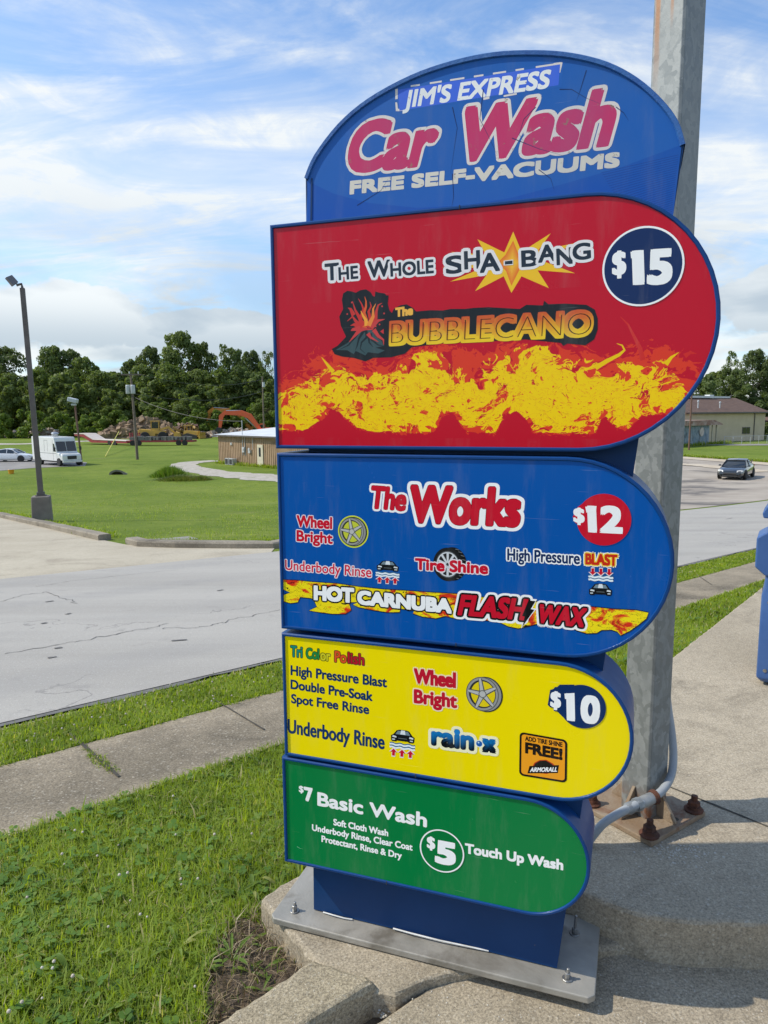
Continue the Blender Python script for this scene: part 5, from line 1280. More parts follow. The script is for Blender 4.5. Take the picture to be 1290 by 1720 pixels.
# rubble, spoil heaps
M['rubble'] = pmat('pale_rubble', (.40, .33, .26), (.56, .50, .43), .7, .95, big=((.22, .14, .10), .6, .45, .6))
M['spoil'] = pmat('brown_spoil', (.19, .125, .075), (.30, .21, .13), .5, .95, big=((.10, .075, .055), .7, .5, .65))
def heap(label, px0, px1, py_, htop, mat, n, sizes, name='rubble_pile'):
    a, b = base(px0, py_), base(px1, py_); t = thing(name, label, 'rubble', ((a[0] + b[0]) / 2, (a[1] + b[1]) / 2, a[2])); Lh = math.hypot(b[0] - a[0], b[1] - a[1])
    m = MB(); nn_ = 20; rings = []
    for i in range(nn_ + 1):
        f_ = i / nn_ * 2 - 1; hh = htop * max(.05, (1 - abs(f_) ** 1.7)) * random.uniform(.55, 1.0)
        rings.append([(f_ * Lh / 2, -2.2 - random.random(), -.1), (f_ * Lh / 2, -1.1, hh * .6), (f_ * Lh / 2, random.uniform(-.4, .4), hh), (f_ * Lh / 2, 1.3, hh * .6), (f_ * Lh / 2, 2.5, -.1)])
    m.loft(rings).build('mound', mat, t)
    m = MB()
    for k in range(n):
        f_ = random.uniform(-.97, .97); yy = random.uniform(-2.2, .6); hh = htop * max(.05, 1 - abs(f_) ** 1.7) * (1 - abs(yy + .1) / 2.8)
        d = [random.uniform(*sizes) for _ in range(3)]; m.box((f_ * Lh / 2, yy, hh * .85 + .05), d, rz=random.random() * 3, rx=random.uniform(-.6, .6), ry=random.uniform(-.6, .6))
    m.build('broken_slabs', mat, t)
heap('pale heap of broken rubble at the foot of the hedge', 16, 108, 735, 2.8, M['rubble'], 150, (.2, 1.1))
heap('tall brown heap of earth and debris behind the yellow machines', 172, 322, 736, 4.6, M['spoil'], 260, (.3, 1.8), 'spoil_heap')
heap('low pale spoil bank behind the orange excavators', 318, 470, 733, 1.8, M['rubble'], 120, (.2, 1.0), 'spoil_heap')

def scrap(label, px0, px1, py_, htop, n):
    a, b = base(px0, py_), base(px1, py_); t = thing('scrap_heap', label, 'scrap', ((a[0] + b[0]) / 2, (a[1] + b[1]) / 2, a[2])); Lh = b[0] - a[0]
    for nm, mats, cnt, sz in (('earth', M['spoil'], n, (.5, 1.6)), ('rusted_steel', M['rustpole'], n // 2, (.3, 2.2)), ('yellow_panels', pmat('dusty_yellow_scrap', (.38, .23, .05), (.26, .16, .05), 1.5, .7), n // 2, (.3, 1.8))):
        m = MB()
        for k in range(cnt):
            f_ = random.uniform(-1, 1); hh = htop * (1 - abs(f_) ** 1.6) * random.uniform(0, 1)
            d = [random.uniform(*sz), random.uniform(*sz) * .6, random.uniform(.12, .6)]
            m.box((f_ * Lh / 2, random.uniform(-1.5, 1.5), max(.1, hh)), d, rz=random.random() * 3, rx=random.uniform(-.6, .6), ry=random.uniform(-.7, .7))
        m.build(nm, mats, t)
scrap('jumbled heap of rusted and yellow scrap between loader and red boom', 284, 348, 736, 3.2, 70)

# red flatbed trailer
M['redpaint'] = pmat('faded_red_paint', (.26, .022, .028), (.32, .05, .05), 3, .5)
M['deck'] = pmat('pale_timber_deck', (.55, .47, .40), (.62, .55, .48), 2, .8)
ta, tb = base(150, 746), base(232, 748); tL = math.hypot(tb[0] - ta[0], tb[1] - ta[1])
tr_ = thing('flatbed_trailer', 'long red flatbed trailer with raised neck and ramps in the far field', 'trailer', (ta[0], ta[1], ta[2]), math.atan2(tb[1] - ta[1], tb[0] - ta[0]))
MB().side([(-2.2, 1.75), (.3, 1.75), (2.6, .75), (tL - 1.2, .62), (tL - 1.2, .35), (2.2, .35), (0, 1.3), (-2.2, 1.5)], -1.25, 1.25).build('frame', M['redpaint'], tr_)
MB().side([(-2.25, 1.77), (.32, 1.77), (2.65, .82), (tL - 1.1, .70), (tL - 1.1, .76), (2.7, .92), (.3, 1.90), (-2.25, 1.90)], -1.28, 1.28).build('deck', M['deck'], tr_)
for s in (-.75, .75):
    m = MB()
    for k in range(2): m.box((tL - .6, s + (k - .5) * .55, 1.35), (.16, .12, 1.5), ry=R(-8))
    for k in range(5): m.box((tL - .6 - (k - 2) * .04, s, .75 + k * .30), (.10, .55, .10))
    m.build('ramp', M['redpaint'], tr_)
for x in (tL * .55, tL * .66): MB().lathe([(.25, -.12), (.42, -.12), (.42, .12), (.25, .12)], (x, -1.15, .42), 18, axis='y').build('wheel', M['tyre'], tr_)
d2 = base(272, 748); dk = thing('flatbed_trailer', 'low dark loaded trailer in front of the yellow machines', 'trailer', d2, R(-2))
m = MB().box((0, 0, .7), (11, 2.4, .3)); m.build('frame', M['redpaint'], dk)
m = MB()
for k in range(16): m.box((-4.6 + k * .62, -.2, 1.15), (random.uniform(.3, .7), 2.0, random.uniform(.4, .8)), rz=random.uniform(-.2, .2))
m.build('load', M['culv'], dk)
for x in (-4.4, -3.4, 3.2, 4.2): MB().lathe([(.25, -.12), (.45, -.12), (.45, .12), (.25, .12)], (x, -1.15, .45), 18, axis='y').build('wheel', M['tyre'], dk)

# excavators and yellow machines
M['orange'] = pmat('orange_machine_paint', (.80, .30, .03), (.70, .26, .04), 2, .5)
M['redorange'] = pmat('red_orange_machine_paint', (.78, .12, .035), (.66, .11, .04), 2, .5)
M['yellowm'] = pmat('dusty_yellow_paint', (.58, .34, .045), (.42, .26, .06), 1.5, .6)
def beam(m, P, w_, hs, y=0.0):
    """bent box beam: centre line in x-z with heights hs"""
    lo, hi = [], []
    for i, (x, z) in enumerate(P):
        a, b = P[max(i - 1, 0)], P[min(i + 1, len(P) - 1)]; d = Vector((b[0] - a[0], b[1] - a[1])).normalized(); n = Vector((-d.y, d.x))
        hi.append((x + n.x * hs[i] / 2, z + n.y * hs[i] / 2)); lo.append((x - n.x * hs[i] / 2, z - n.y * hs[i] / 2))
    return m.side(hi + lo[::-1], y - w_ / 2, y + w_ / 2)
def excavator(label, px_, py_, paint, boom, stick, scale=1.0, rz=0.0):
    p = base(px_, py_); t = thing('excavator', label, 'excavator', p, rz)
    for s in (-1, 1): MB().side([(-1.7, .1), (-1.5, 0), (1.5, 0), (1.8, .15), (1.9, .45), (1.6, .8), (-1.5, .8), (-1.85, .45)], s * 1.1 - .25, s * 1.1 + .25).build('track', M['blackpart'], t)
    MB().side([(-2.4, 1.0), (1.5, 1.0), (1.5, 1.6), (.4, 2.1), (-2.2, 2.1), (-2.5, 1.7)], -1.2, 1.2).build('house', paint, t, bevel=.06)
    cb = MB().side([(.2, 1.6), (1.55, 1.6), (1.55, 2.2), (1.15, 2.95), (.2, 2.95)], -1.22, -.25).build('cab', paint, t, bevel=.05)
    MB().side([(.35, 1.95), (1.42, 1.95), (1.40, 2.2), (1.08, 2.80), (.35, 2.80)], -1.235, -.235).build('cab_window', M['glass'], cb)
    beam(MB(), boom, .6, [.7] + [1.15] * (len(boom) - 2) + [.7], .3).build('boom', paint, t)
    a = boom[-1]; beam(MB(), stick, .5, [.6] + [.95] * (len(stick) - 2) + [.5], .3).build('stick', paint, t)
    m = MB(); mid = boom[len(boom) // 2]; m.tube([(1.3, .3, 1.5), (mid[0] * .8 + .3, .3, mid[1] * .82)], .12, 6); m.tube([(mid[0], .3, mid[1] + .5), (stick[0][0], .3, stick[0][1] + .1)], .10, 6)
    m.build('ram', M['rimm'], t)
    e = stick[-1]; MB().side([(e[0] - .3, e[1] + .2), (e[0] + .5, e[1] + .3), (e[0] + .9, e[1] - .5), (e[0] + .2, e[1] - 1.1), (e[0] - .5, e[1] - .5)], -.35, .95).build('bucket', M['blackpart'], t)
    return t
excavator('red orange excavator with arched boom behind the pale shed roof', 446, 735, M['redorange'], [(1.0, 1.7), (3.2, 4.6), (5.0, 5.3), (8.6, 5.3)], [(8.2, 5.7), (9.3, 4.6), (9.7, 2.0)], rz=math.pi)
excavator('orange excavator with long stick reaching down left of the shed roof', 428, 731, M['orange'], [(1.0, 1.7), (4.0, 5.0), (6.0, 5.9), (10.2, 6.1)], [(9.6, 6.6), (10.6, 5.6), (11.4, 1.6)], rz=math.pi)
excavator('small red excavator with raised arm between spoil heap and shed', 305, 731, M['redorange'], [(.6, 1.6), (1.0, 3.6), (.8, 5.2)], [(.7, 5.4), (1.4, 4.6), (1.6, 2.8)], rz=R(10))
p = base(265, 740); ld = thing('wheel_loader', 'dusty yellow wheel loader with big black tyres beside the spoil heap', 'loader', p, R(10))
MB().side([(-3.4, .9), (-.4, .9), (-.2, 1.4), (.8, 1.2), (1.6, 1.3), (1.6, 1.9), (.2, 2.0), (-3.2, 2.3), (-3.5, 1.9)], -1.0, 1.0).build('body', M['yellowm'], ld, bevel=.06)
cb = MB()
for x, y in ((-1.0, -.8), (.4, -.8), (-1.0, .8), (.4, .8)): cb.box((x, y, 2.9), (.14, .14, 1.7))
cb.box((-.3, 0, 3.8), (1.8, 1.9, .16)); cb.box((-.3, 0, 2.2), (1.6, 1.7, .4)); cbo = cb.build('cab', M['yellowm'], ld)
MB().box((-.3, 0, 2.95), (1.3, 1.55, 1.3)).build('cab_window', M['glass'], cbo)
beam(MB(), [(.6, 2.1), (2.2, 2.6), (3.6, 1.2)], .3, [.4, .5, .35], -.6).side([(3.2, .2), (5.2, .1), (4.4, .7), (4.2, 1.5), (3.6, 1.7), (3.2, 1.2)], -1.4, 1.4).build('loader_arm', M['yellowm'], ld)
for x in (-2.2, 1.1):
    for s in (-1, 1):
        w_ = MB().lathe([(.42, -.3), (.80, -.3), (.88, -.2), (.88, .2), (.80, .3), (.42, .3)], (x, s * 1.15, .88), 22, axis='y').build('wheel', M['tyre'], ld, smooth=True)
        MB().lathe([(.42, -.24), (.15, -.2), (.15, .2), (.42, .24)], (x, s * 1.15, .88), 16, axis='y').build('rim', M['yellowm'], w_)
def dozer(label, px_, py_, rz):
    p = base(px_, py_); t = thing('bulldozer', label, 'bulldozer', p, rz)
    for s in (-1, 1): MB().side([(-1.6, .2), (-1.3, 0), (1.3, 0), (1.7, .2), (1.6, .7), (-.6, 1.2), (-1.5, .8)], s * .95 - .25, s * .95 + .25).build('track', M['blackpart'], t)
    MB().side([(-1.5, .7), (1.7, .7), (1.7, 1.6), (.2, 1.7), (-1.4, 1.7)], -.7, .7).build('body', M['yellowm'], t, bevel=.05)
    m = MB()
    for x, y in ((-1.2, -.6), (.0, -.6), (-1.2, .6), (.0, .6)): m.box((x, y, 2.2), (.1, .1, 1.2))
    m.box((-.6, 0, 2.8), (1.6, 1.6, .12)).build('canopy', M['yellowm'], t)
    MB().side([(2.2, .05), (2.5, .1), (2.35, .7), (2.5, 1.3), (2.3, 1.3), (2.1, .7)], -1.6, 1.6).build('blade', M['yellowm'], t)
    m = MB()
    for s in (-1, 1): m.box((1.4, s * .95, .5), (1.8, .14, .2))
    m.build('push_arm', M['yellowm'], t)
dozer('yellow bulldozer standing behind the red trailer', 206, 733, R(160)); dozer('yellow bulldozer with blade turned to the excavators', 322, 737, R(-8))
tt = base(2, 738); toi = thing('portable_toilet', 'teal portable toilet cut by the left edge of the view', 'toilet', (tt[0] - 1.0, tt[1], tt[2]), R(15))
M['teal'] = pmat('teal_plastic', (.04, .26, .22), None, rough=.5)
MB().box((0, 0, 1.1), (1.15, 1.15, 2.2)).build('cabin', M['teal'], toi, bevel=.05); MB().side([(-.62, 2.18), (.62, 2.18), (.45, 2.4), (-.45, 2.4)], -.62, .62).build('roof', M['white'], toi, bevel=.03)
MB().box((0, -.59, 1.05), (.7, .04, 1.85)).build('door', M['teal'], toi, bevel=.01)

# ================================================================== BACKGROUND: RIGHT
M['tan'] = pmat('tan_siding', (.52, .42, .285), (.58, .475, .33), .6, .75)
M['shingle'] = pmat('brown_shingles', (.115, .066, .046), (.155, .095, .068), 1.5, .9, speck=((.07, .05, .045), 8, .5, .7))
M['oldblue'] = pmat('weathered_blue_cladding', (.17, .24, .30), (.32, .36, .39), 1.2, .8, big=((.10, .115, .13), .9, .5, .7))
M['rustroof'] = pmat('rusting_tin_roof', (.30, .17, .13), (.42, .33, .28), .7, .8, big=((.20, .085, .05), .8, .45, .65))
bl = base(1213, 742); br = base(1283, 739); bd = np.array([br[0] - bl[0], br[1] - bl[1]]); BLn = float(np.linalg.norm(bd)); bz = math.atan2(bd[1], bd[0])
bh = thing('tan_building', 'tan building with long brown shingle roof across the street', 'building', bl, bz)
yE = lambda y, Y: float(at_y(1240, y, Y)[2]) - bl[2]
EH = yE(693, (bl[1] + br[1]) / 2); RH = yE(668, (bl[1] + br[1]) / 2 + 6)
MB().box((BLn / 2 - 5, 6, EH / 2 - .2), (BLn + 10, 12, EH + .4)).build('wall', M['tan'], bh)
MB().prism([(-.6, EH - .15), (-.6, EH + .05), (6, RH), (12.6, EH + .05), (12.6, EH - .15)], lambda y, z: (-10.6, y, z), lambda y, z: (BLn + .5, y, z)).build('roof', M['shingle'], bh)
m = MB().box((BLn / 2 - 3, -.62, EH), (BLn + 14, .12, .22)); m.build('gutter', M['lampsteel'], bh)
wx = BLn * (1251 - 1213) / 70; wn = MB().box((wx, -.03, yE(724, bl[1])), (2.2, .08, 1.15)).build('window', M['lampsteel'], bh)
MB().box((wx - .53, -.075, yE(724, bl[1])), (.92, .02, .95)).box((wx + .53, -.075, yE(724, bl[1])), (.92, .02, .95)).build('pane', M['glass'], wn)
MB().box((BLn * .73, -.06, EH / 2), (.14, .1, EH)).build('downpipe', M['lampsteel'], bh)
m = MB()
for x, z in ((-5.0, 1.1), (.8, .9)): m.lathe([(.09, EH + .6), (.09, EH + .6 + z), (.16, EH + .65 + z), (.16, EH + .9 + z), (.05, EH + .95 + z)], (x, 1.3, 0), 10)
m.build('roof_vent', M['greycan'], bh)
m = MB().box((BLn * .12, 6.2, RH + .12), (7, 1.6, .35)).box((BLn * .40, 6.0, RH + .2), (1.2, 1.0, .6)).box((BLn * .62, 6.4, RH + .1), (6, 1.4, .3)); m.build('roof_unit', M['whiteroof'], bh)
rw = thing('carport', 'dark open carport at the right end of the tan building', 'carport', (br[0] + 3.0, br[1] + 3.0, br[2]), bz)
MB().side([(-1.5, 3.0), (8, 3.0), (8, 3.3), (1.0, 3.9), (-1.5, 3.3)], -1, 9).build('roof', M['shingle'], rw)
for x in (-1.2, 3, 7.5): MB().box((x, -.6, 1.5), (.16, .16, 3.0)).build('post', M['white'], rw)
MB().box((3.2, 8.5, 2.2), (9.5, .3, 4.4)).build('wall', M['rustpole'], rw)
# weathered shed with round sign
wl = base(1120, 752); wr_ = base(1190, 747); wd = np.array([wr_[0] - wl[0], wr_[1] - wl[1]]); WL = float(np.linalg.norm(wd))
ws_ = thing('weathered_shed', 'weathered blue shed with rusty roof and pale round sign on its front', 'shed', wl, math.atan2(wd[1], wd[0]))
wh = float(at_y(1165, 716, wl[1])[2]) - wl[2]
MB().box((WL / 2, 2.5, wh / 2), (WL, 5, wh)).build('wall', M['oldblue'], ws_)
m = MB()
for k in range(int(WL / .45)): m.box((k * .45 + .1, -.02, wh / 2), (.10, .04, wh - .04))
m.build('wall_battens', M['oldblue'], ws_)
MB().side([(-.6, wh), (WL + 3.2, wh), (WL + 3.4, wh + .12), (WL + .5, wh + .75), (-.6, wh + .75)], -.5, 5.4).build('roof', M['rustroof'], ws_)
m = MB().box((WL + 2.8, .2, wh / 2), (.18, .18, wh)).box((WL + 1.4, .2, wh / 2), (.14, .14, wh)); m.build('porch_post', M['cream'], ws_)
MB().box((WL + 1.3, 3.2, wh / 2), (2.6, 3.6, wh - .05)).build('porch_wall', M['lampsteel'], ws_)
xs_ = WL * (1176 - 1120) / 70
MB().lathe([(.66, -.10), (.66, -.03)], (xs_, 0, float(at_y(1176, 727.5, wl[1])[2]) - wl[2]), 28, axis='y').build('round_sign', pmat('faded_round_sign', (.62, .55, .50), (.48, .38, .34), 3, .7), ws_)
pp = base(1157, 756); pl2 = thing('utility_pole', 'bare dark pole standing in grass before the weathered shed', 'pole', pp)
MB().tube([(0, 0, -.2), (.02, 0, 9.2)], [.13, .10], 8).build('pole', M['rustpole'], pl2)
# low chain-link fence along the tan building
fa, fb = base(1216, 747), base(1302, 744); fd = math.hypot(fb[0] - fa[0], fb[1] - fa[1])
fe = thing('chain_link_fence', 'low wire fence in front of the tan building', 'fence', fa, math.atan2(fb[1] - fa[1], fb[0] - fa[0]))
for k in range(7): MB().tube([(fd * k / 6, 0, -.1), (fd * k / 6, 0, 1.25)], .03, 6).build('post', M['greycan'], fe)
m = MB().tube([(0, 0, 1.22), (fd, 0, 1.22)], .022, 6)
for k in range(int(fd / .3)):
    m.tube([(k * .3, 0, .02), (k * .3 + .3, 0, 1.2)], .004, 3, cap=False); m.tube([(k * .3 + .3, 0, .02), (k * .3, 0, 1.2)], .004, 3, cap=False)
m.build('wire_mesh', M['greycan'], fe)

# ================================================================== TREES
M['leaf_dark'] = leaf_mat('dark_tree_leaves', (.105, .152, .048), (.152, .20, .06), (.132, .165, .062), .22, .40)
M['leaf_mid'] = leaf_mat('green_tree_leaves', (.132, .19, .048), (.19, .238, .06), (.16, .2, .066), .25, .42)
M['leaf_pale'] = leaf_mat('light_tree_leaves', (.115, .172, .034), (.175, .215, .046), (.14, .18, .05), .3, .40)
M['leaf_bright'] = leaf_mat('bright_bush_leaves', (.125, .195, .03), (.18, .245, .042), (.15, .21, .042), .5, .4)
M['bark'] = pmat('tree_bark', (.085, .065, .048), (.14, .115, .09), 3, .95)
def leaf_quads(C, N, size, g):
    """N directions outward, leaves roughly facing outward with scatter"""
    n = len(C); nd = N + g.normal(0, .55, (n, 3)); nd /= np.linalg.norm(nd, axis=1)[:, None] + 1e-9
    a = np.cross(nd, g.normal(0, 1, (n, 3))); a /= np.linalg.norm(a, axis=1)[:, None] + 1e-9; b = np.cross(nd, a)
    s = size * g.uniform(.55, 1.25, (n, 1)); k = g.uniform(.45, .8, (n, 1))
    V = np.stack([C - a * s, C + b * s * k + nd * s * .2, C + a * s, C - b * s * k + nd * s * .1], 1).reshape(-1, 3)
    return V, np.arange(4 * n).reshape(-1, 4)
def crown_points(g, H, W, low, lean=0.0, blobs=34, per=170, ragged=.25):
    Cs, Ns = [], []
    for k in range(blobs):
        t = (k + .5) / blobs; z = low + (1 - low) * t ** .85
        prof = math.sin(math.pi * min(1, max(.04, (z - low * .6) / (1.06 - low * .6)) ** .8)) ** .7
        a = g.uniform(0, 2 * math.pi); r_ = W / 2 * prof * math.sqrt(g.uniform(.15, 1.0)) * (1 + g.normal(0, ragged * .5))
        c = np.array([math.cos(a) * r_ + lean * z * H, math.sin(a) * r_, z * H]); R_ = W * g.uniform(.11, .20) * (1.15 - .45 * t)
        d = g.normal(0, 1, (per, 3)); d /= np.linalg.norm(d, axis=1)[:, None]; d[:, 2] = np.abs(d[:, 2]) * np.where(g.random(per) < .75, 1, -1)
        rad = R_ * g.uniform(.55, 1.0, (per, 1)) ** .5 * (1 + .25 * np.sin(d[:, :1] * 5 + k) * np.cos(d[:, 1:2] * 4 + k))
        Cs.append(c + d * rad * np.array([1, 1, .78])); Ns.append(d * np.array([1, 1, .8]) + np.array([0, 0, .25]))
    return np.concatenate(Cs), np.concatenate(Ns)
def make_tree(name, seed, H, W, low, mat, leaf=.42, blobs=34, per=170, ragged=.25):
    g = np.random.default_rng(seed); t = thing(name, None, 'tree')
    m = MB(); th = H * .72
    P = [(0, 0, -.5), (g.normal(0, .1), g.normal(0, .1), th * .3), (g.normal(0, .3), g.normal(0, .3), th * .65), (g.normal(0, .5), g.normal(0, .5), th)]
    m.tube(P, [H * .018, H * .014, H * .010, H * .004], 8)
    for k in range(6):
        z = th * g.uniform(.3, .9); a = g.uniform(0, 6.28); q = Vector((0, 0, z)); e = Vector((math.cos(a) * W * .3, math.sin(a) * W * .3, z + H * .14)); m.tube([q, q.lerp(e, .5) + Vector((0, 0, .3)), e], [H * .007, H * .005, H * .002], 6)
    m.build('trunk', M['bark'], t, smooth=True)
    C_, N_ = crown_points(g, H, W, low, 0, blobs, per, ragged); V, Q = leaf_quads(C_, N_, leaf, g)
    arrays_mesh('crown', V, Q, mat, t); return t
protos = {}
def tree_at(kind, label, px_, Y, ytop, wpx, seed, name='broadleaf_tree'):
    Hn = {'dark': 20.0, 'mid': 20.0, 'pale': 20.0, 'airy': 20.0}
    key = (kind, seed % 2 if kind != 'airy' else 0)
    x = float(at_y(px_, 700, Y)[0]); gz = float(zt(x, Y)); H = float(at_y(px_, ytop, Y)[2]) - gz; W = wpx / FPX * Y
    if key not in protos:
        if kind == 'airy': protos[key] = make_tree(name, 91, 20, 11, .35, M['leaf_pale'], .30, 26, 90, .5)
        else: protos[key] = make_tree(name, 11 + 7 * len(protos), 20, 13, .06, M['leaf_' + kind], .34, 58, 210, .35)
        t = protos[key]
    else: t = copy_tree(protos[key])
    t.location = (x, Y, gz); t.scale = (W / 13 * 1.05, W / 13 * 1.05, H / 20 * .97); t.rotation_euler = (0, 0, seed * 1.7)
    return tag(t, label, 'tree', 'trees of the wood beyond the field')
TREES = [
 ('dark', 'rounded dark tree cut by the left edge, above the white sedan', 8, 196, 579, 78, 1), ('dark', 'broad dark crown on the skyline above the step van', 96, 205, 582, 66, 2),
 ('dark', 'second dark crown on the skyline, directly above the van roof vent', 122, 208, 586, 62, 3), ('mid', 'lighter full crown leaning out right of the dark skyline crowns', 146, 192, 600, 62, 4),
 ('mid', 'low skyline tree in the dip left of the utility pole', 186, 204, 626, 46, 6), ('dark', 'skyline tree directly above the utility pole crossarm', 226, 206, 604, 52, 5),
 ('dark', 'pointed dark skyline tree just right of the utility pole', 256, 210, 581, 50, 7), ('mid', 'tallest tree of the wood, rounded top far above the rest', 309, 204, 557, 74, 8),
 ('dark', 'skyline tree on the right shoulder of the tallest one', 345, 210, 575, 48, 9), ('airy', 'thin airy treetop standing free on the skyline', 374, 208, 576, 36, 10),
 ('dark', 'dark skyline tree above the orange excavators', 396, 212, 584, 48, 11), ('dark', 'skyline tree above the slender distant pole', 424, 208, 590, 50, 12), ('airy', 'ragged treetop next to the red box edge', 448, 206, 588, 40, 14),
 ('mid', 'green tree at the left edge, lower than the dark one behind', 22, 184, 628, 62, 15), ('pale', 'light green tree between lamp post and van vent', 70, 182, 622, 58, 16), ('mid', 'mid green tree above the van cab', 108, 181, 630, 60, 17),
 ('pale', 'pale bushy tree right of the brown floodlight pole', 134, 176, 650, 52, 18), ('mid', 'green tree over the raised trailer neck', 168, 184, 624, 62, 19), ('dark', 'dark lower tree behind the transformer cans', 206, 186, 626, 56, 20),
 ('mid', 'green tree over the tall spoil heap', 244, 183, 614, 60, 21), ('pale', 'light crown in front of the tallest tree', 292, 180, 612, 64, 22), ('mid', 'green crown above the gap between loader and excavators', 334, 182, 622, 58, 23),
 ('pale', 'light green crown above the arched red boom', 368, 181, 620, 56, 24), ('dark', 'dark crown right of the light one, over the shed roof', 402, 184, 616, 58, 26), ('dark', 'dark crown behind the slender distant pole', 440, 182, 626, 58, 28),
 ('pale', 'small bright tree left of the rubble heap pole', 186, 168, 682, 44, 29), ('mid', 'low tree behind the red raised arm excavator', 318, 168, 668, 50, 30), ('pale', 'small bright tree at the red box edge, low down', 446, 166, 668, 46, 31), ('mid', 'small green tree right behind the yellow loader', 262, 168, 676, 48, 32)]
for k_, lb, px_, Y, yt, wpx, sd_ in TREES: tree_at(k_, lb, px_, Y, yt, wpx, sd_)
for k_, lb, px_, Y, yt, wpx, sd_ in (('airy', 'thin half bare treetop left of the big trees behind the tan building', 1226, 156, 588, 40, 33), ('dark', 'big dark tree above the middle of the brown roof', 1262, 150, 588, 54, 34), ('dark', 'dark tree cut by the right edge above the brown roof', 1296, 152, 592, 52, 35),
                                ('mid', 'green tree close to the red box, above the shed', 1200, 158, 624, 52, 36), ('dark', 'lower dark tree just over the left end of the roof', 1226, 148, 618, 54, 37), ('dark', 'tree hardly showing right of the red box curve', 1172, 156, 634, 50, 38)):
    tag(tree_at(k_, lb, px_, Y, yt, wpx, sd_), group='trees behind the tan building')
# the wood goes on behind the sign as one mass; brush along its foot
def mass(name, label, spans, mat, leaf, g, cat=None):
    Vs, Qs, b = [], [], 0
    for (x, y, H, W, low, blobs, per) in spans:
        C_, N_ = crown_points(g, H, W, low, 0, blobs, per, .35); V, Q = leaf_quads(C_, N_, leaf, g); V = V + np.array([x, y, float(zt(x, y))])
        Vs.append(V); Qs.append(Q + b); b += len(V)
    o = arrays_mesh(name, np.concatenate(Vs), np.concatenate(Qs), mat); o['kind'] = 'stuff'; o['label'] = label; return o
g = np.random.default_rng(3)
mass('wood', 'dark wood running on behind the price sign', [(-28 + 6.5 * k, 195 + g.normal(0, 9), g.uniform(18, 24), g.uniform(11, 14), .1, 22, 130) for k in range(17)], M['leaf_dark'], .5, g)
mass('wood', 'closed ranks of dark wood behind the front trees', [(-150 + 6.0 * k, 226 + g.normal(0, 6), g.uniform(16, 20), g.uniform(11, 14), .05, 22, 120) for k in range(22)], M['leaf_mid'], .5, g)
mass('wood', 'lower lighter growth between the front trees', [(-118 + 5.2 * k, 190 + g.normal(0, 3), g.uniform(11, 16), g.uniform(9, 11), .02, 20, 130) for k in range(38)], M['leaf_pale'], .42, g)
mass('undergrowth', 'bright brush and hedge along the foot of the wood', [(-100 + 3.2 * k + g.normal(0, 1), (164 if k < 13 else 168) + g.normal(0, 3), (g.uniform(4.4, 6.2) if k < 13 else g.uniform(4, 8)), g.uniform(5, 7), -.1, 12, 110) for k in range(25)], M['leaf_bright'], .34, g)
mass('undergrowth', 'dense dark brush filling the shade under the trees', [(-112 + 4.2 * k + g.normal(0, 1), 176 + g.normal(0, 2), g.uniform(10, 15), g.uniform(8, 10), -.1, 16, 120) for k in range(24)], M['leaf_mid'], .45, g)
mass('undergrowth', 'brush behind the tan building', [(58 + 5 * k, 142 + g.normal(0, 2), g.uniform(7, 12), 8, -.1, 14, 110) for k in range(9)], M['leaf_dark'], .45, g)

# ================================================================== GRASS
def blade_mat(name, a, b, dry, trans=.35):
    m, t = new_mat(name)
    pos = t.n('ShaderNodeNewGeometry'); r_ = pos.outputs['Random Per Island']
    col = t.mix(r_, a, b)
    col = t.mix(t.m('MULTIPLY', t.ramp(t.noise(pos.outputs['Position'], 2.2, 5, .65), .40, .68), .75), col, tuple(v * .72 for v in a))
    col = t.mix(t.m('GREATER_THAN', t.m('FRACT', t.m('MULTIPLY', r_, 17.3)), .93), col, dry)
    d = t.n('ShaderNodeBsdfPrincipled', {'Base Color': col, 'Roughness': .45, 'Specular IOR Level': .35})
    tr = t.n('ShaderNodeBsdfTranslucent', {'Color': t.mix(1.0, col, (1.3, 1.25, .5), 'MULTIPLY')})
    out(t, t.n('ShaderNodeMixShader', {0: trans, 1: d.outputs[0], 2: tr.outputs[0]}).outputs[0]); return m
M['blade'] = blade_mat('lawn_blades', (.20, .31, .024), (.38, .47, .062), (.50, .46, .22), .52)
M['weed'] = blade_mat('broad_weed_leaves', (.145, .235, .030), (.26, .345, .062), (.32, .34, .09), .42)
M['clover'] = blade_mat('clover_leaves', (.12, .235, .034), (.20, .32, .055), (.24, .33, .065), .45)
M['flower'] = pmat('clover_flowers', (.60, .56, .46), (.42, .33, .27), 60, .8, space='World')
M['straw'] = blade_mat('dead_straw', (.19, .135, .075), (.36, .28, .17), (.10, .06, .035), .1)
g = np.random.default_rng(21)
def inside(poly, P):
    poly = np.array([p[:2] for p in poly], float); c = np.zeros(len(P), bool); j = len(poly) - 1
    for i in range(len(poly)):
        xi, yi = poly[i]; xj, yj = poly[j]
        c ^= ((yi > P[:, 1]) != (yj > P[:, 1])) & (P[:, 0] < (xj - xi) * (P[:, 1] - yi) / (yj - yi + 1e-12) + xi); j = i
    return c
def seen(P, m=90):
    d = np.c_[P, zt(P[:, 0], P[:, 1])] - EYE; w_ = d @ FWD; x = 645 + FPX * (d @ RGT) / w_; y = 860 - FPX * (d @ UPV) / w_
    return (w_ > .2) & (x > -1100) & (x < 1900) & (y < 1720 + 260)
def scatter(poly, dens, near=2.2, power=1.6):
    """points whose density thins with distance"""
    poly = np.array([p[:2] for p in poly], float); lo, hi = poly.min(0), poly.max(0); n = int(dens * np.prod(hi - lo))
    P = lo + g.random((n, 2)) * (hi - lo); dist = np.hypot(P[:, 0], P[:, 1]); P = P[g.random(n) < np.minimum(1, (near / np.maximum(dist, near)) ** power)]
    P = P[inside(poly, P)]; return P[seen(P)]
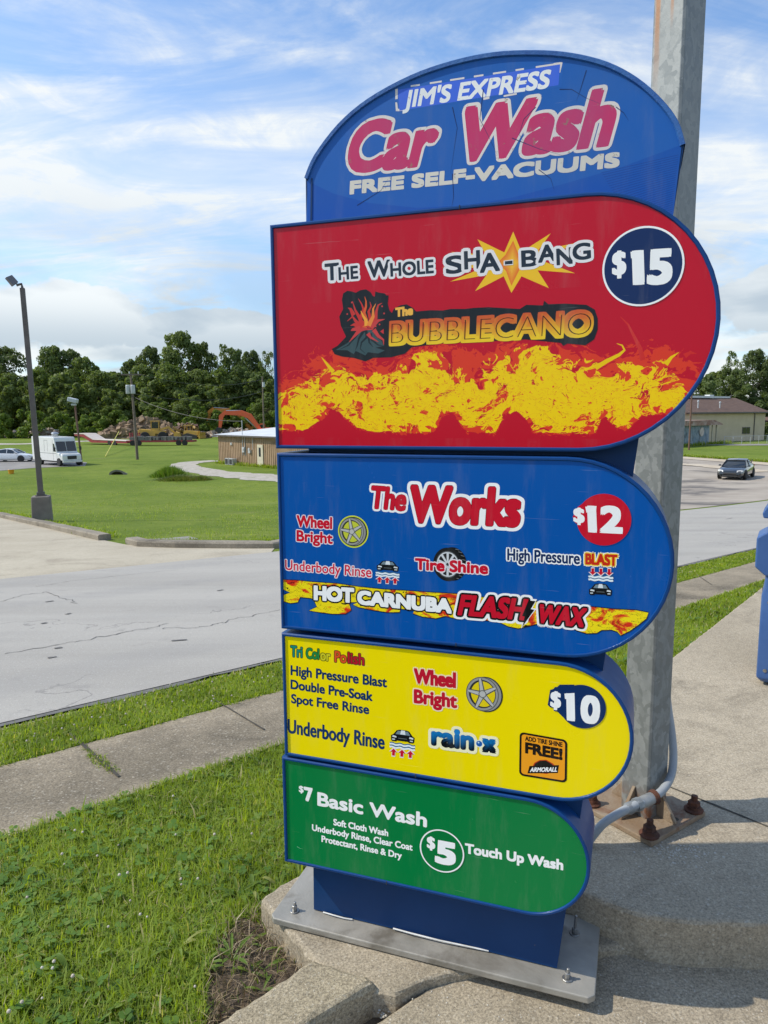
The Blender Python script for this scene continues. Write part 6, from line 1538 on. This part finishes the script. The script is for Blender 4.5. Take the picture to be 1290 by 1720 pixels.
def blades(P, h0, h1, w0, tilt=.5, zoff=0.0, wgrow=True):
    n = len(P); z = zt(P[:, 0], P[:, 1]) + zoff; B = np.c_[P, z]; dist = np.hypot(P[:, 0], P[:, 1])
    k = np.clip(dist / 3.0, 1, 4) if wgrow else np.ones(n)
    h = g.uniform(h0, h1, n) * g.uniform(.6, 1.1, n); wd = w0 * g.uniform(.6, 1.3, n) * k
    a = g.uniform(0, 2 * np.pi, n); s = np.c_[np.cos(a), np.sin(a), np.zeros(n)]; b_ = a + np.pi / 2 + g.normal(0, .4, n)
    ln = np.abs(g.normal(0, tilt, n)); dv = np.c_[np.cos(b_), np.sin(b_), np.zeros(n)]
    up = np.array([0, 0, 1.0])
    m1 = B + dv * (h * .35 * np.sin(ln))[:, None] + up * (h * .55 * np.cos(ln * .7))[:, None]
    tp = B + dv * (h * np.sin(np.minimum(ln * 1.5, 1.7)))[:, None] + up * (h * np.maximum(.12, np.cos(np.minimum(ln * 1.3, 1.5))))[:, None]
    W = (wd / 2)[:, None]
    V = np.stack([B - s * W * .7, B + s * W * .7, m1 + s * W, m1 - s * W, tp], 1).reshape(-1, 3)
    o = (np.arange(n) * 5)[:, None]; T = np.concatenate([o + [0, 1, 2], o + [0, 2, 3], o + [3, 2, 4]], 1).reshape(-1, 3); return V, T
def join(L):
    Vs, Ts, b = [], [], 0
    for V, T in L: Vs.append(V); Ts.append(T + b); b += len(V)
    return np.concatenate(Vs), np.concatenate(Ts)
def lanceleaves(P, n0, n1, L0, L1, w, zoff=0.0, flat=.5):
    """rosettes of folded, pointed leaves"""
    Vs, Ts, b = [], [], 0
    for p in P:
        z = float(zt(*p)) + zoff; k = g.integers(n0, n1 + 1); a0 = g.uniform(0, 6.28)
        for q in range(k):
            a = a0 + q * 2.4 + g.normal(0, .3); L = g.uniform(L0, L1); wd = w * g.uniform(.7, 1.3); d = np.array([math.cos(a), math.sin(a), 0]); s = np.array([-d[1], d[0], 0]); el = g.uniform(.25, 1.0) * (1 - flat) + .18; up = np.array([0, 0, 1.0]); base_ = np.array([p[0], p[1], z + .004])
            pt = lambda f: base_ + d * L * f * math.cos(el) + up * L * (math.sin(el) * f * 1.3 - .75 * f * f * math.sin(el) - .10 * f * f)
            vs = [pt(0)]
            for f, wf in ((.3, .75), (.6, 1.0), (.85, .6)): c = pt(f); vs += [c - s * wd * wf / 2 + up * wd * .18, c, c + s * wd * wf / 2 + up * wd * .18]
            vs.append(pt(1.0)); Vs += vs
            for t in ((0, 2, 1), (0, 3, 2), (1, 2, 5), (1, 5, 4), (2, 3, 6), (2, 6, 5), (4, 5, 8), (4, 8, 7), (5, 6, 9), (5, 9, 8), (7, 8, 10), (8, 9, 10)): Ts.append([b + i for i in t])
            b += 11
    return np.array(Vs), np.array(Ts)
def clovers(P, r=.010, h0=.02, h1=.05):
    Vs, Ts, b = [], [], 0
    for p in P:
        z = float(zt(*p)) + g.uniform(h0, h1); a0 = g.uniform(0, 6.28); tx, ty = g.normal(0, .3, 2); rr_ = r * g.uniform(.7, 1.25)
        for q in range(3):
            a = a0 + q * 2.094; c = np.array([math.cos(a), math.sin(a)]) * rr_; o_ = [(0.0, 0.0)]
            for t in (-1.0, -.55, -.15, .15, .55, 1.0): rad = rr_ * (1.0 if abs(t) > .3 else .95); o_.append((c[0] + rad * math.cos(a + t * 1.75), c[1] + rad * math.sin(a + t * 1.75)))
            vs = [(p[0] + x, p[1] + y, z + x * tx + y * ty) for x, y in o_]; Vs += vs; Ts += [[b, b + i, b + i + 1] for i in range(1, 6)]; b += 7
    return np.array(Vs), np.array(Ts)
def qline(s, q): return tuple(road_xy(s, q))
def upright_normals(o, k=1.0):
    """thin leaves shaded like a soft sward: faces turned up, normals leaning to the sky"""
    me = o.data; n = len(me.polygons); N = np.zeros(n * 3, np.float32); me.polygons.foreach_get('normal', N); N = N.reshape(-1, 3)
    L = np.zeros(len(me.loops), np.int32); me.loops.foreach_get('vertex_index', L); T = L.reshape(-1, 3).copy(); f = N[:, 2] < 0; T[f] = T[f][:, ::-1]; N[f] *= -1
    for e in ('loops',): me.loops.foreach_set('vertex_index', T.ravel())
    me.update(calc_edges=True)
    V = np.zeros((len(me.vertices), 3)); c = np.zeros(len(me.vertices))
    for j in range(3): np.add.at(V, T[:, j], N)
    V /= np.linalg.norm(V, axis=1)[:, None] + 1e-9; V = V * (1 - .62 * k) + np.array([0, 0, .62 * k + .25]); V /= np.linalg.norm(V, axis=1)[:, None]
    me.polygons.foreach_set('use_smooth', np.ones(n, bool)); me.normals_split_custom_set_from_vertices(V.tolist()); return o
# lawn between sidewalk and footing / island
lawn = [qline(-8, 3.10), qline(14, 3.10), (7.0, 7.4), (3.22, 5.99), (1.69, 4.16), (.60, 2.90), (.30, 2.75), (-.10, 2.64), tuple(at_z(515, 1460)[:2]), tuple(at_z(470, 1484)[:2]), tuple(at_z(436, 1508)[:2])]
lawn += [tuple(p[:2]) for p in (at_z(405, 1536, -.1), at_z(372, 1580, -.1), at_z(352, 1630, -.1), at_z(345, 1690, -.1), at_z(345, 1724, -.05), at_z(250, 1790, -.05), at_z(100, 1900, -.05), at_z(-500, 1950, -.1), at_z(-1100, 1900, -.1), at_z(-1300, 1600, -.1))]
strip_ = [qline(-6, 3.90), qline(20, 3.90), qline(20, 4.50), qline(-6, 4.50)]
PL = scatter(lawn, 50000, 2.3, 1.7); PS = scatter(strip_, 21000, 4.2, 1.5)
edge_j = lambda P, amt: P + g.normal(0, amt, P.shape)
lawn_b = [blades(PL, .028, .070, .0034, .62)]
tall = scatter(lawn, 800, 2.4, 1.5); lawn_b.append(blades(tall, .06, .115, .0055, .55))
o = upright_normals(arrays_mesh('grass', *join(lawn_b), M['blade'])); tag(o, 'lush green lawn grass beside the price sign', None, kind='stuff')
o = upright_normals(arrays_mesh('grass', *join([blades(edge_j(PS, .012), .025, .062, .0045, .75)]), M['blade'])); tag(o, 'strip of grass between sidewalk and road', None, kind='stuff')
# grass creeping over the sidewalk's edges and joint
E1 = np.array([qline(s, 3.07 + g.normal(0, .018)) for s in g.uniform(-5, 12, 5200)]); E2 = np.array([qline(s, 3.905 + g.normal(0, .014)) for s in g.uniform(-5, 14, 4800)])
ja, jb = ground_at(140, 1262), ground_at(188, 1302)
E3 = np.array([(ja + (jb - ja) * t)[:2] + g.normal(0, .018, 2) for t in np.clip(g.normal(.6, .28, 240), 0, 1)])
E4 = np.array([qline(s, 4.50 + g.normal(0, .02)) for s in g.uniform(-5, 14, 2500)])
o = arrays_mesh('grass', *join([blades(E1, .02, .06, .004, .8, .01), blades(E2, .02, .055, .004, .8, .01), blades(E3, .012, .032, .005, 1.0, .02, False), blades(E4, .02, .05, .004, .8)]), M['blade']); tag(o, 'grass fringe creeping over the sidewalk edges', None, kind='stuff')
fl_poly = [tuple(ground_at(*p)[:2]) for p in ((-60, 858), (60, 880), (180, 905), (240, 912), (330, 912), (470, 913), (560, 900), (560, 818), (330, 806), (180, 800), (-60, 800))]
PFar = scatter(fl_poly, 75, 16, 1.2); PFar = PFar[(np.sin(PFar[:, 0] * 1.1) + np.sin(PFar[:, 1] * .9 + PFar[:, 0] * .4) + g.normal(0, .8, len(PFar))) > -.3]
VF, TF = blades(PFar, .05, .12, .014, .8, 0, False)
o = arrays_mesh('grass', VF, TF, M['blade']); tag(o, 'longer tufts scattered over the mown field across the road', None, kind='stuff')
# broad weeds and clover in the lawn
PW = scatter(lawn, 120, 2.3, 1.6); V, T = lanceleaves(PW, 3, 6, .04, .09, .011, .012, .45); V2, T2 = lanceleaves(np.array([p[:2] for p in (at_z(500, 1458, -.08), at_z(425, 1495, -.1), at_z(400, 1500, -.1), at_z(470, 1480, -.08), at_z(390, 1620, -.1), at_z(120, 1650, -.1), at_z(300, 1600, -.1), at_z(60, 1560, -.1))]), 6, 9, .07, .13, .014, .01, .3)
o = arrays_mesh('weeds', *join([(V, T), (V2, T2)]), M['weed']); tag(o, 'broad leaved weeds growing in the lawn', None, kind='stuff')
PC = scatter(lawn, 1100, 2.2, 1.6); cl = t_ = (np.sin(PC[:, 0] * 4.1 + 1) + np.sin(PC[:, 1] * 5.3) + np.sin((PC[:, 0] + PC[:, 1]) * 7.7)) + g.normal(0, 1.3, len(PC)) > .3; PC = PC[cl]
o = upright_normals(arrays_mesh('clover', *clovers(PC), M['clover'])); tag(o, 'clover leaves in the lawn', None, kind='stuff')
fl_ = MB()
PF = np.concatenate([scatter(lawn, 10, 2.3, 1.0), scatter(strip_, 34, 4.5, 1.2)])
for px_, py_ in ((200, 1447), (170, 1462), (130, 1415), (145, 1420), (95, 1648), (45, 1533), (230, 1562), (245, 1572), (120, 1680), (80, 1710), (65, 1660), (110, 1475)): PF = np.vstack([PF, ground_at(px_, py_)[:2]])
for p in PF:
    z = float(zt(*p)) + g.uniform(.05, .085); r_ = g.uniform(.0035, .0062); c = (p[0] + g.normal(0, .01), p[1] + g.normal(0, .01), z)
    fl_.lathe([(r_ * .4, -r_ * .7), (r_ * .95, -r_ * .3), (r_, r_ * .2), (r_ * .7, r_ * .75), (r_ * .2, r_)], c, 7); fl_.tube([(p[0], p[1], z - .06), c], .0011, 3, cap=False, mi=1)
tag(fl_.build('clover_flowers', [M['flower'], M['clover']]), 'white clover flower heads dotted over the lawn', None, kind='stuff')
# straw, roots and small sprouts in the bare hollow
PD = scatter(dp, 5200, 2.5, 1.0); n = len(PD)
V, T = blades(PD, .04, .11, .0028, 1.5, .012, False); VV, TT = blades(scatter(dp, 900, 2.5, 1.0), .03, .07, .004, .6, .0, False)
o = arrays_mesh('dead_straw', V, T, M['straw']); tag(o, 'dead straw and roots on the bare dirt beside the footing', None, kind='stuff')
PP = scatter(dp, 130, 2.5, 1.0); V3, T3 = lanceleaves(PP, 2, 4, .04, .09, .013, .008, .6)
o = arrays_mesh('sprouts', *join([(VV, TT), (V3, T3)]), M['weed']); tag(o, 'green sprouts on the bare dirt beside the footing', None, kind='stuff')
# pebbles and crumbs on the concrete
M['pebble'] = pmat('pale_pebbles', (.42, .38, .31), (.56, .52, .45), 60, .9, space='World')
pb = MB()
def crumbs(n_, fx, r0, r1):
    for _ in range(n_):
        x, y, z = fx(); r_ = random.uniform(r0, r1); pb.lathe([(r_ * .6, -r_ * .2), (r_, r_ * .1), (r_ * .7, r_ * .5), (r_ * .2, r_ * .65)], (x, y, z), 6)
c0 = at_z(1140, 1432, .12); crumbs(120, lambda: (c0[0] + random.gauss(0, .055), c0[1] + random.gauss(0, .035), .12), .0015, .0045)
crumbs(160, lambda: (random.uniform(.65, 2.0), random.uniform(2.0, 2.9), .12), .001, .003)
crumbs(140, lambda: (random.uniform(.0, 1.2), random.uniform(1.6, 1.95), -.03), .001, .003)
for q in range(30): e_ = at_z(640 + q * 3.5, 1700 - q * 1.9, -.06); crumbs(3, lambda: (e_[0] + random.gauss(0, .012), e_[1] + random.gauss(0, .012), -.062), .002, .006)
tag(pb.build('loose_pebbles', M['pebble'], None, smooth=True), 'loose pebbles and crumbs on the concrete', None, kind='stuff')
# tufts in the field: bright clump and low scrub by the gravel drive
def tuft(label, px_, py_, W_, H_, mat, n_, lean=.35, blade=.03):
    p = base(px_, py_); P = np.c_[g.normal(0, W_ / 4, n_), g.normal(0, W_ / 5, n_)]
    h = H_ * g.uniform(.5, 1.0, n_) * np.exp(-(P[:, 0] / (W_ / 2)) ** 2); a = g.uniform(0, 6.28, n_); s = np.c_[np.cos(a), np.sin(a), 0 * a] * blade; l = np.c_[P * .6, 0 * a] * lean + g.normal(0, .12, (n_, 3)) * H_ * np.array([1, 1, 0])
    B = np.c_[P, np.zeros(n_) - .02]; mpt = B + l * .4 + np.c_[0 * a, 0 * a, h * .6]; tp = B + l + np.c_[0 * a, 0 * a, h]
    V = np.stack([B - s, B + s, mpt + s * .8, mpt - s * .8, tp], 1).reshape(-1, 3); o_ = (np.arange(n_) * 5)[:, None]; T = np.concatenate([o_ + [0, 1, 2], o_ + [0, 2, 3], o_ + [3, 2, 4]], 1).reshape(-1, 3)
    o = arrays_mesh('shrub', V, T, mat); o.location = p; return tag(o, label, 'shrub')
M['brightgrass'] = blade_mat('rank_grass', (.10, .20, .02), (.19, .30, .04), (.22, .25, .06)); M['scrub'] = blade_mat('brown_green_scrub', (.11, .16, .035), (.18, .21, .06), (.25, .20, .10))
tuft('bright green clump of rank grass near the gravel drive', 286, 801, 2.4, 1.0, M['brightgrass'], 2600, blade=.022)
tuft('low brownish scrub mound beside the bright grass clump', 304, 806, 3.4, .42, M['scrub'], 2600, blade=.02)
tuft('small dark scrub patch at the bend of the gravel drive', 336, 806, 1.6, .38, M['scrub'], 1000)
# rough grass at the foot of walls, so far things do not sit on a clean line
def fringe(pts, n_, h0, h1, wdt):
    P = [np.array(p[:2], float) for p in pts]; Q = []
    for a, b in zip(P[:-1], P[1:]): t = g.random(n_); Q.append(a + (b - a) * t[:, None] + g.normal(0, .15, (n_, 2)))
    return blades(np.concatenate(Q), h0, h1, wdt, .4, 0, False)
o = arrays_mesh('grass', *join([fringe([sa + sd * 0 - np.array([sd[1], -sd[0]]) * -.25, sa + sd * 16 - np.array([sd[1], -sd[0]]) * -.25], 1600, .15, .5, .05), fringe([wl[:2], (wl[0] + wd[0] * 1.6, wl[1] + wd[1] * 1.6)], 900, .3, .8, .08), fringe([ground_at(1130, 766)[:2], ground_at(1300, 778)[:2]], 2600, .15, .45, .06)]), M['blade']); tag(o, 'rough grass at the foot of the sheds and along the lot', None, kind='stuff')
o = arrays_mesh('grass', *join([fringe([ground_at(*p)[:2] for p in ((235, 912), (300, 914), (400, 914), (470, 912), (540, 900))], 900, .06, .16, .02), fringe([ground_at(*p)[:2] for p in ((-130, 832), (0, 860), (90, 880), (150, 896), (180, 903))], 900, .06, .16, .025)]), M['blade']); tag(o, 'uncut grass behind the kerbs of the apron', None, kind='stuff')
